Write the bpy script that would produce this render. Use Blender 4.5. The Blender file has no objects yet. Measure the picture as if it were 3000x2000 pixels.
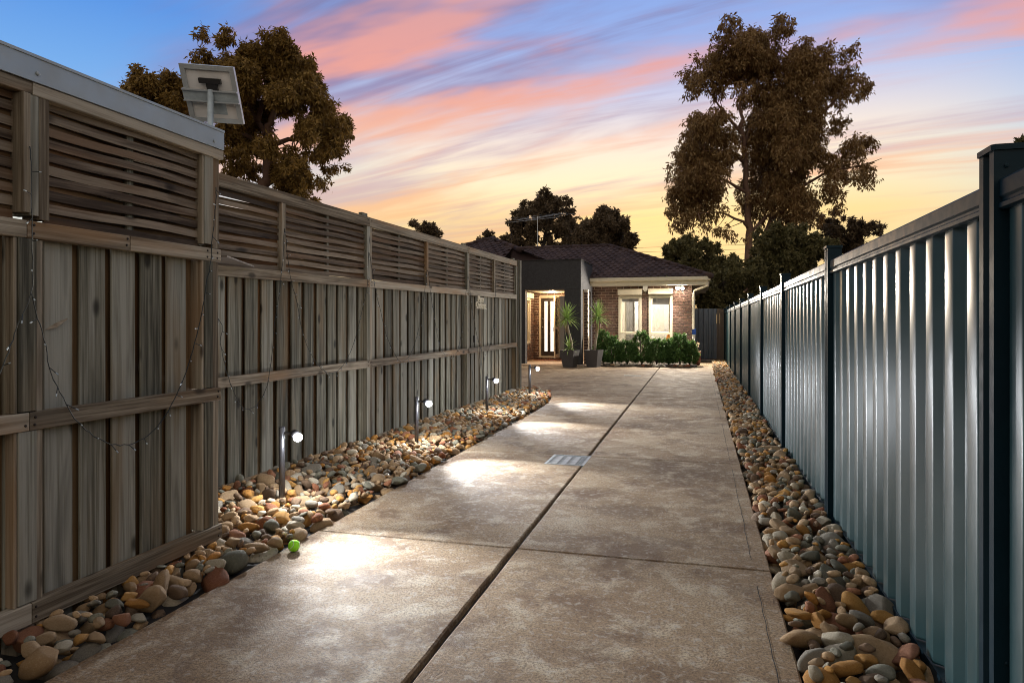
import bpy, math, random
import numpy as np
from mathutils import Vector, Matrix, Euler, noise as mnoise

random.seed(7); np.random.seed(7)
scn = bpy.context.scene
col = scn.collection
rad = math.radians

# ------------------------------------------------------------------ camera
CAM = Vector((0.0, 0.0, 1.3))
YAW = math.atan(550 / 2000)
cd = bpy.data.cameras.new('camera'); cam = bpy.data.objects.new('camera', cd); col.objects.link(cam)
cam.location = CAM; cam.rotation_euler = (rad(90), 0, YAW)
cd.sensor_width = 36; cd.lens = 24.0; cd.shift_y = -54 / 3000; cd.clip_start = 0.05; cd.clip_end = 3000
scn.camera = cam
scn.view_settings.view_transform = 'Standard'; scn.view_settings.look = 'None'
scn.view_settings.exposure = 0.0; scn.view_settings.gamma = 1.0
cy = scn.cycles
cy.use_denoising = True
cy.filter_width = 1.0
cy.max_bounces = 6; cy.diffuse_bounces = 3; cy.glossy_bounces = 3; cy.transmission_bounces = 4; cy.transparent_max_bounces = 8
cy.sample_clamp_indirect = 6.0; cy.caustics_reflective = False; cy.caustics_refractive = False

# ------------------------------------------------------------------ node helpers
class G:
    def __init__(s, tree): s.t = tree; s.n = tree.nodes; s.l = tree.links
    def put(s, sock, v):
        if hasattr(v, 'is_output'): s.l.new(v, sock)
        elif v is not None: sock.default_value = v
    def node(s, typ, **kw):
        n = s.n.new(typ)
        for k, v in kw.items(): setattr(n, k, v)
        return n
    def math(s, op, a, b=None, c=None, clamp=False):
        n = s.node('ShaderNodeMath', operation=op, use_clamp=clamp)
        for i, v in enumerate((a, b, c)):
            if v is not None: s.put(n.inputs[i], v)
        return n.outputs[0]
    def vmath(s, op, a, b=None, out=0):
        n = s.node('ShaderNodeVectorMath', operation=op)
        s.put(n.inputs[0], a)
        if b is not None: s.put(n.inputs[1], b)
        return n.outputs[out]
    def noise(s, vec, scale=5, detail=3, rough=.5, dist=0, out=0):
        n = s.node('ShaderNodeTexNoise')
        s.put(n.inputs['Vector'], vec); n.inputs['Scale'].default_value = scale
        n.inputs['Detail'].default_value = detail; n.inputs['Roughness'].default_value = rough
        n.inputs['Distortion'].default_value = dist
        return n.outputs[out]
    def mapr(s, v, a, b, c=0.0, d=1.0, smooth=True):
        n = s.node('ShaderNodeMapRange', interpolation_type='SMOOTHSTEP' if smooth else 'LINEAR')
        s.put(n.inputs[0], v)
        for i, x in enumerate((a, b, c, d)): s.put(n.inputs[i + 1], x)
        return n.outputs[0]
    def mix(s, f, a, b, mode='MIX'):
        n = s.node('ShaderNodeMix', data_type='RGBA', blend_type=mode)
        s.put(n.inputs[0], f)
        s.put(n.inputs[6], a if hasattr(a, 'is_output') else (*a, 1)); s.put(n.inputs[7], b if hasattr(b, 'is_output') else (*b, 1))
        return n.outputs[2]
    def ramp(s, f, stops, interp='LINEAR'):
        n = s.node('ShaderNodeValToRGB'); n.color_ramp.interpolation = interp
        e = n.color_ramp.elements
        while len(e) < len(stops): e.new(.5)
        for x, (p, c) in zip(e, stops): x.position = p; x.color = (*c, 1)
        s.put(n.inputs[0], f); return n.outputs[0]
    def comb(s, x, y, z):
        n = s.node('ShaderNodeCombineXYZ')
        for i, v in enumerate((x, y, z)): s.put(n.inputs[i], v)
        return n.outputs[0]
    def sep(s, v):
        n = s.node('ShaderNodeSeparateXYZ'); s.put(n.inputs[0], v); return n.outputs

# ------------------------------------------------------------------ sky (dusk)
SUN_AZ = rad(-5.5)                      # measured from +Y, towards -X
SUN_DIR = Vector((math.sin(SUN_AZ), math.cos(SUN_AZ), 0))
world = bpy.data.worlds.new('World'); scn.world = world; world.use_nodes = True
g = G(world.node_tree); g.n.clear()
dirv = g.vmath('NORMALIZE', g.node('ShaderNodeTexCoord').outputs['Generated'])
x, y, z = g.sep(dirv)
zc = g.math('MAXIMUM', z, 0.0)
hx = g.math('SQRT', g.math('ADD', g.math('MULTIPLY', x, x), g.math('MULTIPLY', y, y)))
ca = g.math('DIVIDE', g.math('ADD', g.math('MULTIPLY', x, SUN_DIR.x), g.math('MULTIPLY', y, SUN_DIR.y)), g.math('MAXIMUM', hx, .001))
A = g.ramp(zc, [(0, (.72, .56, .28)), (.09, (.86, .68, .34)), (.15, (1.0, .74, .33)), (.20, (1.0, .87, .60)), (.25, (.96, .83, .72)), (.31, (.58, .62, .84)), (.38, (.30, .45, .86)), (.47, (.20, .36, .80)), (.7, (.42, .46, .60)), (1, (.58, .57, .56))])
B = g.ramp(zc, [(0, (.78, .62, .46)), (.10, (.84, .76, .64)), (.17, (.56, .78, .90)), (.24, (.25, .52, .90)), (.38, (.10, .31, .80)), (.5, (.12, .32, .76)), (.7, (.40, .46, .60)), (1, (.58, .57, .56))])
Cc = g.ramp(zc, [(0, (.80, .68, .54)), (.2, (.78, .68, .58)), (.5, (.68, .63, .58)), (1, (.58, .57, .56))])  # unseen sky behind and overhead, brightened to light the fronts of things
base = g.mix(g.mapr(ca, .80, .97), B, A)
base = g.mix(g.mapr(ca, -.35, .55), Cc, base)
sky = g.node('ShaderNodeTexSky', sky_type='NISHITA', sun_disc=False)
sky.sun_elevation = rad(2.0); sky.sun_rotation = SUN_AZ; sky.dust_density = 2.0
nis = g.node('ShaderNodeMix', data_type='RGBA', blend_type='ADD'); nis.inputs[0].default_value = .015
g.l.new(base, nis.inputs[6]); g.l.new(sky.outputs[0], nis.inputs[7]); base = nis.outputs[2]
# cloud streets on a high layer, drawn out along one wind direction
den = g.math('ADD', zc, .13)
u = g.math('DIVIDE', g.math('ADD', g.math('MULTIPLY', x, -.97), g.math('MULTIPLY', y, .24)), den)
v = g.math('DIVIDE', g.math('ADD', g.math('MULTIPLY', x, .24), g.math('MULTIPLY', y, .97)), den)
def cloud(dv, su, sv, seed, det, dist):
    return g.noise(g.comb(g.math('MULTIPLY', u, su), g.math('MULTIPLY', g.math('ADD', v, dv), sv), seed), 1.0, det, .55, dist)
n0 = cloud(0.0, .34, 1.15, 44.4, 5, .6); n1 = cloud(.20, .34, 1.15, 44.4, 5, .6)
f0 = cloud(0.0, .7, 4.6, 9.1, 5, 1.0)
densi = g.math('ADD', n0, g.math('MULTIPLY', g.math('SUBTRACT', f0, .5), .42))
mask = g.mapr(densi, .45, .66)
cover = g.mapr(ca, .70, .90, .08, 1.0)
cover = g.mix(g.mapr(zc, .45, .7), g.comb(cover, cover, cover), (.8, .8, .8))
mask = g.math('MULTIPLY', g.math('MULTIPLY', mask, g.sep(cover)[0]), g.mapr(zc, .04, .24, .7, 1.0))
mask = g.math('MULTIPLY', mask, .90)
lit = g.mapr(g.math('SUBTRACT', n0, n1), -.06, .09)
ccol_l = g.ramp(zc, [(0, (.90, .55, .26)), (.14, (1.0, .56, .28)), (.22, (1.0, .55, .36)), (.34, (.94, .38, .28)), (.5, (.66, .36, .38)), (1, (.62, .58, .54))])
ccol_d = g.ramp(zc, [(0, (.62, .46, .34)), (.14, (.74, .50, .42)), (.22, (.66, .48, .55)), (.32, (.30, .24, .43)), (.45, (.22, .20, .38)), (1, (.52, .50, .50))])
ccol = g.mix(lit, ccol_d, ccol_l)
ccol = g.mix(g.mapr(ca, -.4, .4), (.74, .66, .58), ccol)
skyc = g.mix(mask, base, ccol)
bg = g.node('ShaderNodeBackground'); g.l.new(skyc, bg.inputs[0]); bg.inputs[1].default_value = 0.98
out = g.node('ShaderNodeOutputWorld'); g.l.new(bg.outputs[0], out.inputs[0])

# the sun is at the horizon behind the house: almost nothing left of it
sd = bpy.data.lights.new('sun', 'SUN'); so = bpy.data.objects.new('sun', sd); col.objects.link(so)
sd.energy = 0.35; sd.angle = rad(6); sd.color = (1, .62, .35)
so.rotation_euler = (-(SUN_DIR * math.cos(rad(4)) + Vector((0, 0, math.sin(rad(4)))))).to_track_quat('-Z', 'Y').to_euler()

# ------------------------------------------------------------------ mesh helpers
class MB:
    def __init__(s): s.v = []; s.f = []; s.m = []
    def add(s, v, f, mi=0):
        o = len(s.v); s.v += [tuple(p) for p in v]; s.f += [tuple(i + o for i in q) for q in f]; s.m += [mi] * len(f); return s
    def box(s, x0, x1, y0, y1, z0, z1, mi=0, M=None):
        v = [Vector(p) for p in ((x0,y0,z0),(x1,y0,z0),(x1,y1,z0),(x0,y1,z0),(x0,y0,z1),(x1,y0,z1),(x1,y1,z1),(x0,y1,z1))]
        if M is not None: v = [M @ p for p in v]
        return s.add(v, [(0,3,2,1),(4,5,6,7),(0,1,5,4),(1,2,6,5),(2,3,7,6),(3,0,4,7)], mi)
    def cham(s, x0, x1, y0, y1, z0, z1, c=.004, mi=0):
        """box with all four long (z) edges and the ends lightly chamfered"""
        pr = [(x0+c,y0),(x1-c,y0),(x1,y0+c),(x1,y1-c),(x1-c,y1),(x0+c,y1),(x0,y1-c),(x0,y0+c)]
        v = [(a,b,z0) for a,b in pr] + [(a,b,z1) for a,b in pr]
        f = [tuple(reversed(range(8))), tuple(range(8,16))] + [(i,(i+1)%8,(i+1)%8+8,i+8) for i in range(8)]
        return s.add(v, f, mi)
    def tube(s, pts, r, n=6, cap=True, mi=0):
        pts = [Vector(p) for p in pts]; R = r if isinstance(r, (list, tuple)) else [r]*len(pts)
        t0 = (pts[1]-pts[0]).normalized(); up = Vector((0,0,1)) if abs(t0.z) < .9 else Vector((1,0,0))
        a = t0.cross(up).normalized(); vs = []
        for i, p in enumerate(pts):
            t = (pts[min(i+1,len(pts)-1)] - pts[max(i-1,0)]).normalized()
            a = (a - t*a.dot(t)).normalized(); b = t.cross(a)
            for k in range(n):
                w = 2*math.pi*k/n; vs.append(p + (a*math.cos(w)+b*math.sin(w))*R[i])
        f = [(i*n+k, i*n+(k+1)%n, (i+1)*n+(k+1)%n, (i+1)*n+k) for i in range(len(pts)-1) for k in range(n)]
        if cap: f += [tuple(reversed(range(n))), tuple(range((len(pts)-1)*n, len(pts)*n))]
        return s.add(vs, f, mi)
    def prism(s, poly, z0, z1, mi=0):
        n = len(poly)
        v = [(a,b,z0) for a,b in poly] + [(a,b,z1) for a,b in poly]
        return s.add(v, [tuple(reversed(range(n))), tuple(range(n,2*n))] + [(i,(i+1)%n,(i+1)%n+n,i+n) for i in range(n)], mi)
    def lathe(s, prof, n=16, M=None, mi=0):
        v = [Vector((r*math.cos(2*math.pi*k/n), r*math.sin(2*math.pi*k/n), zz)) for r, zz in prof for k in range(n)]
        if M is not None: v = [M @ p for p in v]
        f = [(i*n+k, i*n+(k+1)%n, (i+1)*n+(k+1)%n, (i+1)*n+k) for i in range(len(prof)-1) for k in range(n)]
        f += [tuple(reversed(range(n))), tuple(range((len(prof)-1)*n, len(prof)*n))]
        return s.add(v, f, mi)
    def mesh(s, name, mats, smooth=False):
        me = bpy.data.meshes.new(name); me.from_pydata(s.v, [], s.f)
        for m in (mats if isinstance(mats, (list, tuple)) else [mats]): me.materials.append(m)
        me.polygons.foreach_set('material_index', s.m)
        if smooth: me.polygons.foreach_set('use_smooth', [True]*len(s.f))
        me.update(); return me
    def build(s, name, mats, parent=None, smooth=False, loc=None):
        return link(name, s.mesh(name, mats, smooth), parent, loc)

def link(name, me, parent=None, loc=None, rot=None, scale=None):
    o = bpy.data.objects.new(name, me); col.objects.link(o)
    if parent is not None: o.parent = parent
    if loc is not None: o.location = loc
    if rot is not None: o.rotation_euler = rot
    if scale is not None: o.scale = scale
    return o
def tag(o, label=None, cat=None, group=None, kind=None):
    for k, val in (('label', label), ('category', cat), ('group', group), ('kind', kind)):
        if val: o[k] = val
    return o
def empty(name, loc=(0,0,0), rz=0):
    o = bpy.data.objects.new(name, None); col.objects.link(o); o.location = loc; o.rotation_euler = (0,0,rz); o.empty_display_size = .1; return o
def Z(p): return Vector((p[0], p[1], 0))

# ------------------------------------------------------------------ materials
MATS = {}
def newmat(name):
    m = bpy.data.materials.new(name); m.use_nodes = True; t = G(m.node_tree)
    b = m.node_tree.nodes['Principled BSDF']; MATS[name] = m; return m, t, b
def bump(t, b, hgt, strength=.3, dist=.01):
    n = t.node('ShaderNodeBump'); n.inputs['Strength'].default_value = strength; n.inputs['Distance'].default_value = dist
    t.l.new(hgt, n.inputs['Height']); t.l.new(n.outputs[0], b.inputs['Normal'])
def plain(name, c, rough=.6, metal=0, spec=.5, var=.15, scale=6, bmp=0, bscale=80):
    m, t, b = newmat(name)
    co = t.node('ShaderNodeTexCoord').outputs['Object']
    n = t.noise(co, scale, 4, .6)
    cc = t.mix(n, tuple(v*(1-var*1.6) for v in c), tuple(min(1, v*(1+var*1.6)) for v in c))
    t.l.new(cc, b.inputs['Base Color'])
    t.l.new(t.mapr(t.noise(co, scale*3, 3), .3, .7, rough*.85, min(1, rough*1.15)), b.inputs['Roughness'])
    b.inputs['Metallic'].default_value = metal; b.inputs['Specular IOR Level'].default_value = spec
    if bmp: bump(t, b, t.noise(co, bscale, 4, .6), bmp, .003)
    return m
def emit(name, c, s):
    m, t, b = newmat(name)
    b.inputs['Base Color'].default_value = (.8, .8, .8, 1)
    b.inputs['Emission Color'].default_value = (*c, 1); b.inputs['Emission Strength'].default_value = s
    return m

def wood(name, axis, dark, mid, light, green=0.0):
    """weathered hardwood, grain along a local axis; every board shifts and shades on its own"""
    m, t, b = newmat(name)
    co = t.node('ShaderNodeTexCoord').outputs['Object']
    rnd = t.node('ShaderNodeObjectInfo').outputs['Random']
    off = t.comb(t.math('MULTIPLY', rnd, 31.0), t.math('MULTIPLY', rnd, 57.0), t.math('MULTIPLY', rnd, 83.0))
    p = t.vmath('ADD', co, off)
    s1 = [22, 22, 22]; s1[axis] = .9; s2 = [75, 75, 75]; s2[axis] = 1.6; s3 = [7, 7, 7]; s3[axis] = 1.1
    grain = t.noise(t.vmath('MULTIPLY', p, tuple(s1)), 1, 5, .65, .35)
    fine = t.noise(t.vmath('MULTIPLY', p, tuple(s2)), 1, 3, .6)
    blotch = t.noise(t.vmath('MULTIPLY', p, tuple(s3)), 1, 3, .5, .8)
    f = t.math('ADD', t.math('MULTIPLY', grain, .52), t.math('MULTIPLY', fine, .48))
    f = t.math('ADD', f, t.math('MULTIPLY', t.math('SUBTRACT', rnd, .5), .27))
    c = t.ramp(f, [(.35, dark), (.49, mid), (.64, light)])
    c = t.mix(t.mapr(blotch, .54, .74, 0, .7), c, tuple(v*.40 for v in mid))
    brown = (mid[0]*1.25, mid[1]*.86, mid[2]*.55)
    b2 = t.noise(t.vmath('MULTIPLY', t.vmath('ADD', p, (5, 9, 2)), tuple(s3)), .8, 2)
    c = t.mix(t.mapr(b2, .5, .72, 0, .6), c, brown)
    # knots
    vo = t.node('ShaderNodeTexVoronoi'); kk = [5.5, 5.5, 5.5]; kk[axis] = 2.6
    t.l.new(t.vmath('MULTIPLY', p, tuple(kk)), vo.inputs['Vector']); vo.inputs['Scale'].default_value = 1
    c = t.mix(t.mapr(vo.outputs['Distance'], .06, .17, .85, 0), c, tuple(v*.3 for v in dark))
    t.l.new(c, b.inputs['Base Color']); b.inputs['Roughness'].default_value = .82; b.inputs['Specular IOR Level'].default_value = .25
    bump(t, b, f, .7, .006)
    return m

WD, WM, WL = (.050,.046,.032), (.168,.156,.116), (.300,.288,.238)
for ax, nm in ((1, 'y'), (2, 'z')):
    wood('paling_'+nm, ax, WD, WM, WL)
    wood('back_'+nm, ax, (.040,.022,.010), (.115,.066,.030), (.19,.12,.06))  # sheltered, browner timber, with the shade of the gaps darkened into its colour
    wood('rail_'+nm, ax, (.095,.070,.045), (.245,.200,.142), (.40,.345,.265))
    wood('slat_'+nm, ax, (.040,.026,.017), (.115,.082,.056), (.23,.180,.13))

def concrete():
    m, t, b = newmat('concrete')
    co = t.node('ShaderNodeTexCoord').outputs['Object']
    rnd = t.node('ShaderNodeObjectInfo').outputs['Random']
    big = t.noise(co, .9, 5, .6, .5); mid = t.noise(co, 4.5, 5, .65, .4); fine = t.noise(co, 85, 4, .7); grit = t.noise(co, 320, 2, .7)
    c = t.ramp(big, [(.32, (.150,.096,.060)), (.48, (.265,.192,.132)), (.64, (.370,.300,.228))])
    c = t.mix(t.mapr(mid, .50, .66, 0, .8), c, (.45,.40,.335))
    c = t.mix(t.mapr(t.noise(t.vmath('ADD', co, (7, 3, 1)), 2.2, 5, .65), .50, .64, 0, .75), c, (.125,.072,.040))
    c = t.vmath('MULTIPLY', c, (1.02, .93, .76))
    c = t.mix(t.mapr(fine, .42, .64, .0, .72), c, (.085,.058,.040))
    c = t.mix(t.mapr(t.noise(co, 26, 5, .7, .6), .50, .68, 0, .5), c, (.43,.39,.33))
    c = t.mix(t.mapr(grit, .68, .8, 0, .6), c, (.5,.48,.44))
    c = t.mix(t.mapr(grit, .25, .34, .7, 0), c, (.04,.033,.028))
    br = t.math('ADD', .92, t.math('MULTIPLY', rnd, .16))
    c = t.vmath('MULTIPLY', c, t.comb(br, br, br))
    t.l.new(c, b.inputs['Base Color'])
    t.l.new(t.mapr(mid, .3, .7, .85, .68), b.inputs['Roughness']); b.inputs['Specular IOR Level'].default_value = .22
    # arcs left by the trowel: rings about scattered centres, only in patches
    vo = t.node('ShaderNodeTexVoronoi'); vo.inputs['Scale'].default_value = 2.1
    t.l.new(t.vmath('ADD', co, t.vmath('SCALE', t.noise(co, 3, 2, out=1), None)), vo.inputs['Vector'])
    ring = t.math('SINE', t.math('MULTIPLY', t.math('ADD', vo.outputs['Distance'], t.math('MULTIPLY', t.noise(co, 9, 4), .16)), 150.0))
    pm = t.mapr(t.noise(co, 1.7, 2), .50, .66)
    hgt = t.math('ADD', t.math('MULTIPLY', t.math('MULTIPLY', ring, pm), .14), t.math('ADD', t.math('MULTIPLY', fine, 1.0), t.math('MULTIPLY', grit, .7)))
    bump(t, b, hgt, .75, .008)
    return m
concrete()
# scale input of the vector SCALE node above
for n in MATS['concrete'].node_tree.nodes:
    if n.type == 'VECT_MATH' and n.operation == 'SCALE': n.inputs['Scale'].default_value = .25

def stone(name, c, c2):
    m, t, b = newmat(name)
    co = t.node('ShaderNodeTexCoord').outputs['Object']; rnd = t.node('ShaderNodeObjectInfo').outputs['Random']
    isl = t.node('ShaderNodeNewGeometry').outputs['Random Per Island']
    rr = t.math('FRACT', t.math('ADD', rnd, isl))
    p = t.vmath('ADD', co, t.comb(t.math('MULTIPLY', rr, 40), t.math('MULTIPLY', rr, 23), rr))
    n = t.noise(p, 9, 5, .6, .6); n2 = t.noise(p, 60, 4, .65)
    f = t.math('ADD', t.math('MULTIPLY', n, .7), t.math('MULTIPLY', rr, .3))
    cc = t.mix(t.mapr(f, .30, .70), c, c2)
    cc = t.mix(t.mapr(n2, .52, .72, 0, .65), cc, tuple(v*.4 for v in c))
    cc = t.mix(t.mapr(t.noise(p, 17, 4, .6, 1.2), .56, .68, 0, .6), cc, (c2[0]*1.15, c2[1]*1.1, c2[2]*1.0))
    t.l.new(cc, b.inputs['Base Color']); b.inputs['Roughness'].default_value = .8; b.inputs['Specular IOR Level'].default_value = .25
    n3 = t.noise(p, 22, 5, .7, .4)
    bump(t, b, t.math('ADD', n2, t.math('MULTIPLY', n3, 1.5)), .8, .007); return m
STONES = [('tan', (.33,.205,.10), (.45,.31,.18)), ('ochre', (.38,.165,.035), (.50,.27,.08)), ('grey', (.19,.165,.125), (.30,.265,.21)),
          ('rust brown', (.20,.075,.035), (.33,.15,.08)), ('cream', (.42,.34,.23), (.58,.52,.40)), ('olive grey', (.13,.125,.09), (.23,.215,.16)), ('dark brown', (.10,.062,.038), (.20,.13,.08))]
STONE_W = [40, 17, 8, 9, 9, 14, 13]
STONE_M = [stone('stone_'+a.replace(' ', '_'), b_, c_) for a, b_, c_ in STONES]

def leafmat(name, c1, c2, c3, trans=.25):
    m, t, b = newmat(name)
    r = t.node('ShaderNodeNewGeometry').outputs['Random Per Island']
    co = t.node('ShaderNodeTexCoord').outputs['Object']
    f = t.math('ADD', t.math('MULTIPLY', r, .6), t.math('MULTIPLY', t.noise(co, .9, 2), .4))
    c = t.ramp(f, [(.22, c1), (.5, c2), (.8, c3)])
    t.l.new(c, b.inputs['Base Color']); b.inputs['Roughness'].default_value = .55; b.inputs['Specular IOR Level'].default_value = .3
    tr = t.node('ShaderNodeBsdfTranslucent'); t.l.new(c, tr.inputs[0])
    mx = t.node('ShaderNodeMixShader'); mx.inputs[0].default_value = trans
    t.l.new(b.outputs[0], mx.inputs[1]); t.l.new(tr.outputs[0], mx.inputs[2])
    t.l.new(mx.outputs[0], m.node_tree.nodes['Material Output'].inputs[0]); return m
leafmat('leaf_gum', (.14,.070,.024), (.27,.160,.058), (.43,.29,.13), .45)
leafmat('leaf_left', (.125,.074,.018), (.27,.160,.038), (.42,.27,.08), .45)
leafmat('leaf_dark', (.07,.066,.025), (.145,.125,.048), (.24,.20,.085), .4)
leafmat('leaf_far', (.075,.053,.030), (.15,.105,.060), (.23,.16,.09), .4)
leafmat('leaf_box', (.028,.064,.016), (.070,.150,.038), (.15,.26,.07))
leafmat('leaf_yucca', (.14,.24,.06), (.27,.40,.12), (.50,.58,.22), .15)
leafmat('leaf_yucca_dry', (.22,.15,.07), (.32,.23,.12), (.42,.33,.19), .1)
plain('bark', (.17,.095,.062), .85, var=.35, scale=3, bmp=.6, bscale=14)
plain('bark_left', (.12,.062,.038), .85, var=.3, scale=4, bmp=.6, bscale=18)
plain('bark_dark', (.06,.045,.035), .9, var=.3, scale=4)
plain('yucca_bark', (.30,.25,.19), .9, var=.3, scale=30, bmp=.8, bscale=50)

def colorbond():
    m, t, b = newmat('green_steel')
    co = t.node('ShaderNodeTexCoord').outputs['Object']
    n = t.noise(t.vmath('MULTIPLY', co, (6, 6, .8)), 1, 4, .6)
    t.l.new(t.mix(n, (.010,.042,.047), (.018,.058,.064)), b.inputs['Base Color'])
    t.l.new(t.mapr(t.noise(co, 5, 4), .3, .7, .28, .36), b.inputs['Roughness'])
    b.inputs['Specular IOR Level'].default_value = .7
    b.inputs['Coat Weight'].default_value = .7; b.inputs['Coat Roughness'].default_value = .30
    bump(t, b, t.noise(co, 260, 2), .012, .001); return m
colorbond()
plain('green_post', (.005,.018,.027), .42, spec=.12, var=.2)
plain('steel_cap', (.33,.36,.37), .5, metal=.25, var=.1, scale=4, bmp=.05, bscale=60)
plain('stainless', (.30,.30,.31), .42, metal=1, var=.05)
plain('post_steel', (.10,.10,.11), .38, metal=.9, var=.05)
plain('alu', (.50,.52,.52), .42, metal=.6, var=.1)
plain('galv', (.40,.45,.47), .5, metal=.4, var=.35, scale=14)
plain('panel_white', (.74,.71,.68), .55, var=.04)
plain('panel_dark', (.02,.025,.05), .15, var=.1)
plain('black_plastic', (.014,.012,.011), .4, var=.2)
plain('char_render', (.034,.033,.036), .85, var=.15, scale=10, bmp=.5, bscale=220)
plain('cream', (.66,.60,.47), .5, var=.05)
plain('cream_dim', (.55,.50,.38), .55, var=.08)
plain('door_brown', (.030,.019,.014), .45, var=.3, scale=8)
plain('mortar', (.62,.52,.42), .9, var=.12, scale=20)
plain('porch_floor', (.42,.31,.22), .6, var=.12, scale=5)
plain('soil', (.040,.028,.019), .95, var=.4, scale=25, bmp=.8, bscale=60)
plain('dark_joint', (.018,.015,.012), .95, var=.3)
plain('pot', (.050,.045,.045), .6, var=.15, scale=8, bmp=.2, bscale=60)
plain('terracotta', (.20,.060,.035), .7, var=.2)
plain('gate_blue', (.13,.16,.20), .45, var=.15)
plain('gate_post', (.16,.125,.095), .8, var=.2)
plain('white_paint', (.74,.74,.72), .5, var=.04)
plain('blue_plastic', (.02,.09,.45), .4, var=.1)
plain('wire', (.012,.016,.014), .5, var=.1)
plain('twine', (.62,.56,.42), .8, var=.12, scale=40)
plain('tennis', (.32,.85,.03), .95, var=.12, scale=60, bmp=.6, bscale=300)
plain('tennis_seam', (.62,.66,.55), .9, var=.05)
plain('shelf', (.13,.105,.085), .7, var=.1)
plain('nail', (.03,.022,.018), .6, metal=.5)
plain('room_wall', (.80,.76,.66), .9, var=.03)
plain('room_grey', (.22,.21,.20), .7, var=.2)
plain('bedspread', (.62,.50,.46), .9, var=.3, scale=14)
plain('orange_cloth', (.80,.30,.05), .9, var=.2, scale=14)
def brickmat():
    m, t, b = newmat('brick')
    co = t.node('ShaderNodeTexCoord').outputs['Object']; rnd = t.node('ShaderNodeObjectInfo').outputs['Random']
    isl = t.node('ShaderNodeNewGeometry').outputs['Random Per Island']
    r = t.math('FRACT', t.math('ADD', rnd, isl))
    c = t.ramp(r, [(0, (.075,.040,.030)), (.35, (.108,.057,.041)), (.7, (.138,.073,.050)), (1, (.092,.056,.045))])
    c = t.mix(t.mapr(t.noise(co, 30, 4), .5, .75, 0, .5), c, (.06,.033,.028))
    t.l.new(c, b.inputs['Base Color']); b.inputs['Roughness'].default_value = .85
    bump(t, b, t.noise(co, 70, 3), .4, .003); return m
brickmat()
def tilemat():
    m, t, b = newmat('roof_tile')
    rnd = t.node('ShaderNodeObjectInfo').outputs['Random']; isl = t.node('ShaderNodeNewGeometry').outputs['Random Per Island']
    r = t.math('FRACT', t.math('ADD', rnd, isl)); co = t.node('ShaderNodeTexCoord').outputs['Object']
    c = t.ramp(r, [(0, (.034,.021,.020)), (.5, (.050,.031,.029)), (1, (.068,.043,.038))])
    c = t.mix(t.mapr(t.noise(co, 18, 4), .5, .8, 0, .5), c, (.035,.026,.028))
    t.l.new(c, b.inputs['Base Color']); b.inputs['Roughness'].default_value = .8; b.inputs['Specular IOR Level'].default_value = .15; return m
tilemat()
def glass():
    m, t, b = newmat('glass'); m.node_tree.nodes.remove(b)
    tr = t.node('ShaderNodeBsdfTransparent'); tr.inputs[0].default_value = (.95,.95,.95,1)
    gl = t.node('ShaderNodeBsdfGlossy'); gl.inputs['Roughness'].default_value = .03
    mx = t.node('ShaderNodeMixShader'); mx.inputs[0].default_value = .07
    t.l.new(tr.outputs[0], mx.inputs[1]); t.l.new(gl.outputs[0], mx.inputs[2])
    t.l.new(mx.outputs[0], m.node_tree.nodes['Material Output'].inputs[0])
glass()
emit('lamp_glow', (.93,.96,1.0), 1700.0)
emit('flood_glow', (1.0,.90,.78), 420.0)
emit('porch_glow', (1.0,.80,.52), 14.0)
emit('door_glass', (1.0,.95,.86), 1.05)  # the glass itself glows, standing in for light from indoors
emit('room_lamp', (1.0,.93,.80), 8.0)
M = MATS

def light(name, kind, loc, power, color, parent=None, aim=None, size=.03, spot=120, blend=1.0):
    d = bpy.data.lights.new(name, kind); d.energy = power; d.color = color; d.shadow_soft_size = size
    o = bpy.data.objects.new(name, d); col.objects.link(o); o.location = loc
    if parent is not None: o.parent = parent
    if kind == 'SPOT':
        d.spot_size = rad(spot); d.spot_blend = blend
        o.rotation_euler = Vector(aim).to_track_quat('-Z', 'Y').to_euler()
    return o

# ================================================================== setting: ground and driveway
gm = MB(); gm.add([(-700,-200,-.11),(700,-200,-.11),(700,1400,-.11),(-700,1400,-.11)], [(0,1,2,3)])
tag(gm.build('ground', M['soil']), kind='structure')

drive = MB().box(-7.4, .34, -2.0, 25.0, -.10, -.035).build('driveway', M['dark_joint']); tag(drive, kind='structure')
def wob(a, b, n, amp):
    """points from a to b with a little hand-tooled wander"""
    return [(a[0]+(b[0]-a[0])*i/n + (random.uniform(-amp, amp) if 0 < i < n else 0), a[1]+(b[1]-a[1])*i/n + (random.uniform(-amp, amp) if 0 < i < n else 0)) for i in range(n)]
def slab(poly, name='slab', top=0.0, mat='concrete', amp=.0022, step=.18):
    pts = []
    for i, a in enumerate(poly):
        b = poly[(i+1) % len(poly)]; L = math.hypot(b[0]-a[0], b[1]-a[1])
        pts += wob(a, b, max(1, int(L/step)), amp)
    n = len(pts); cx = sum(p[0] for p in pts)/n; cyy = sum(p[1] for p in pts)/n
    ins = []
    for i in range(n):                                   # arris rounded inwards by 8 mm
        p, q, r = Vector((*pts[i-1],0)), Vector((*pts[i],0)), Vector((*pts[(i+1) % n],0))
        t = (r-p).normalized(); nrm = Vector((-t.y, t.x, 0)); ins.append((q.x+nrm.x*.008, q.y+nrm.y*.008))
    v = [(a,b,-.10) for a,b in pts] + [(a,b,top-.007) for a,b in pts] + [(a,b,top) for a,b in ins]
    f = [(i,(i+1)%n,(i+1)%n+n,i+n) for i in range(n)] + [(i+n,(i+1)%n+n,(i+1)%n+2*n,i+2*n) for i in range(n)] + [tuple(range(2*n,3*n))]
    m = MB(); m.add(v, f); return m.build(name, M[mat], drive)
rows = [-1.9, .98, 3.81, 6.63, 9.46, 12.22, 15.05, 17.8, 20.45]
JX = lambda yy: -1.005 - .0065*yy                         # the long joint drifts a little
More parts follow.
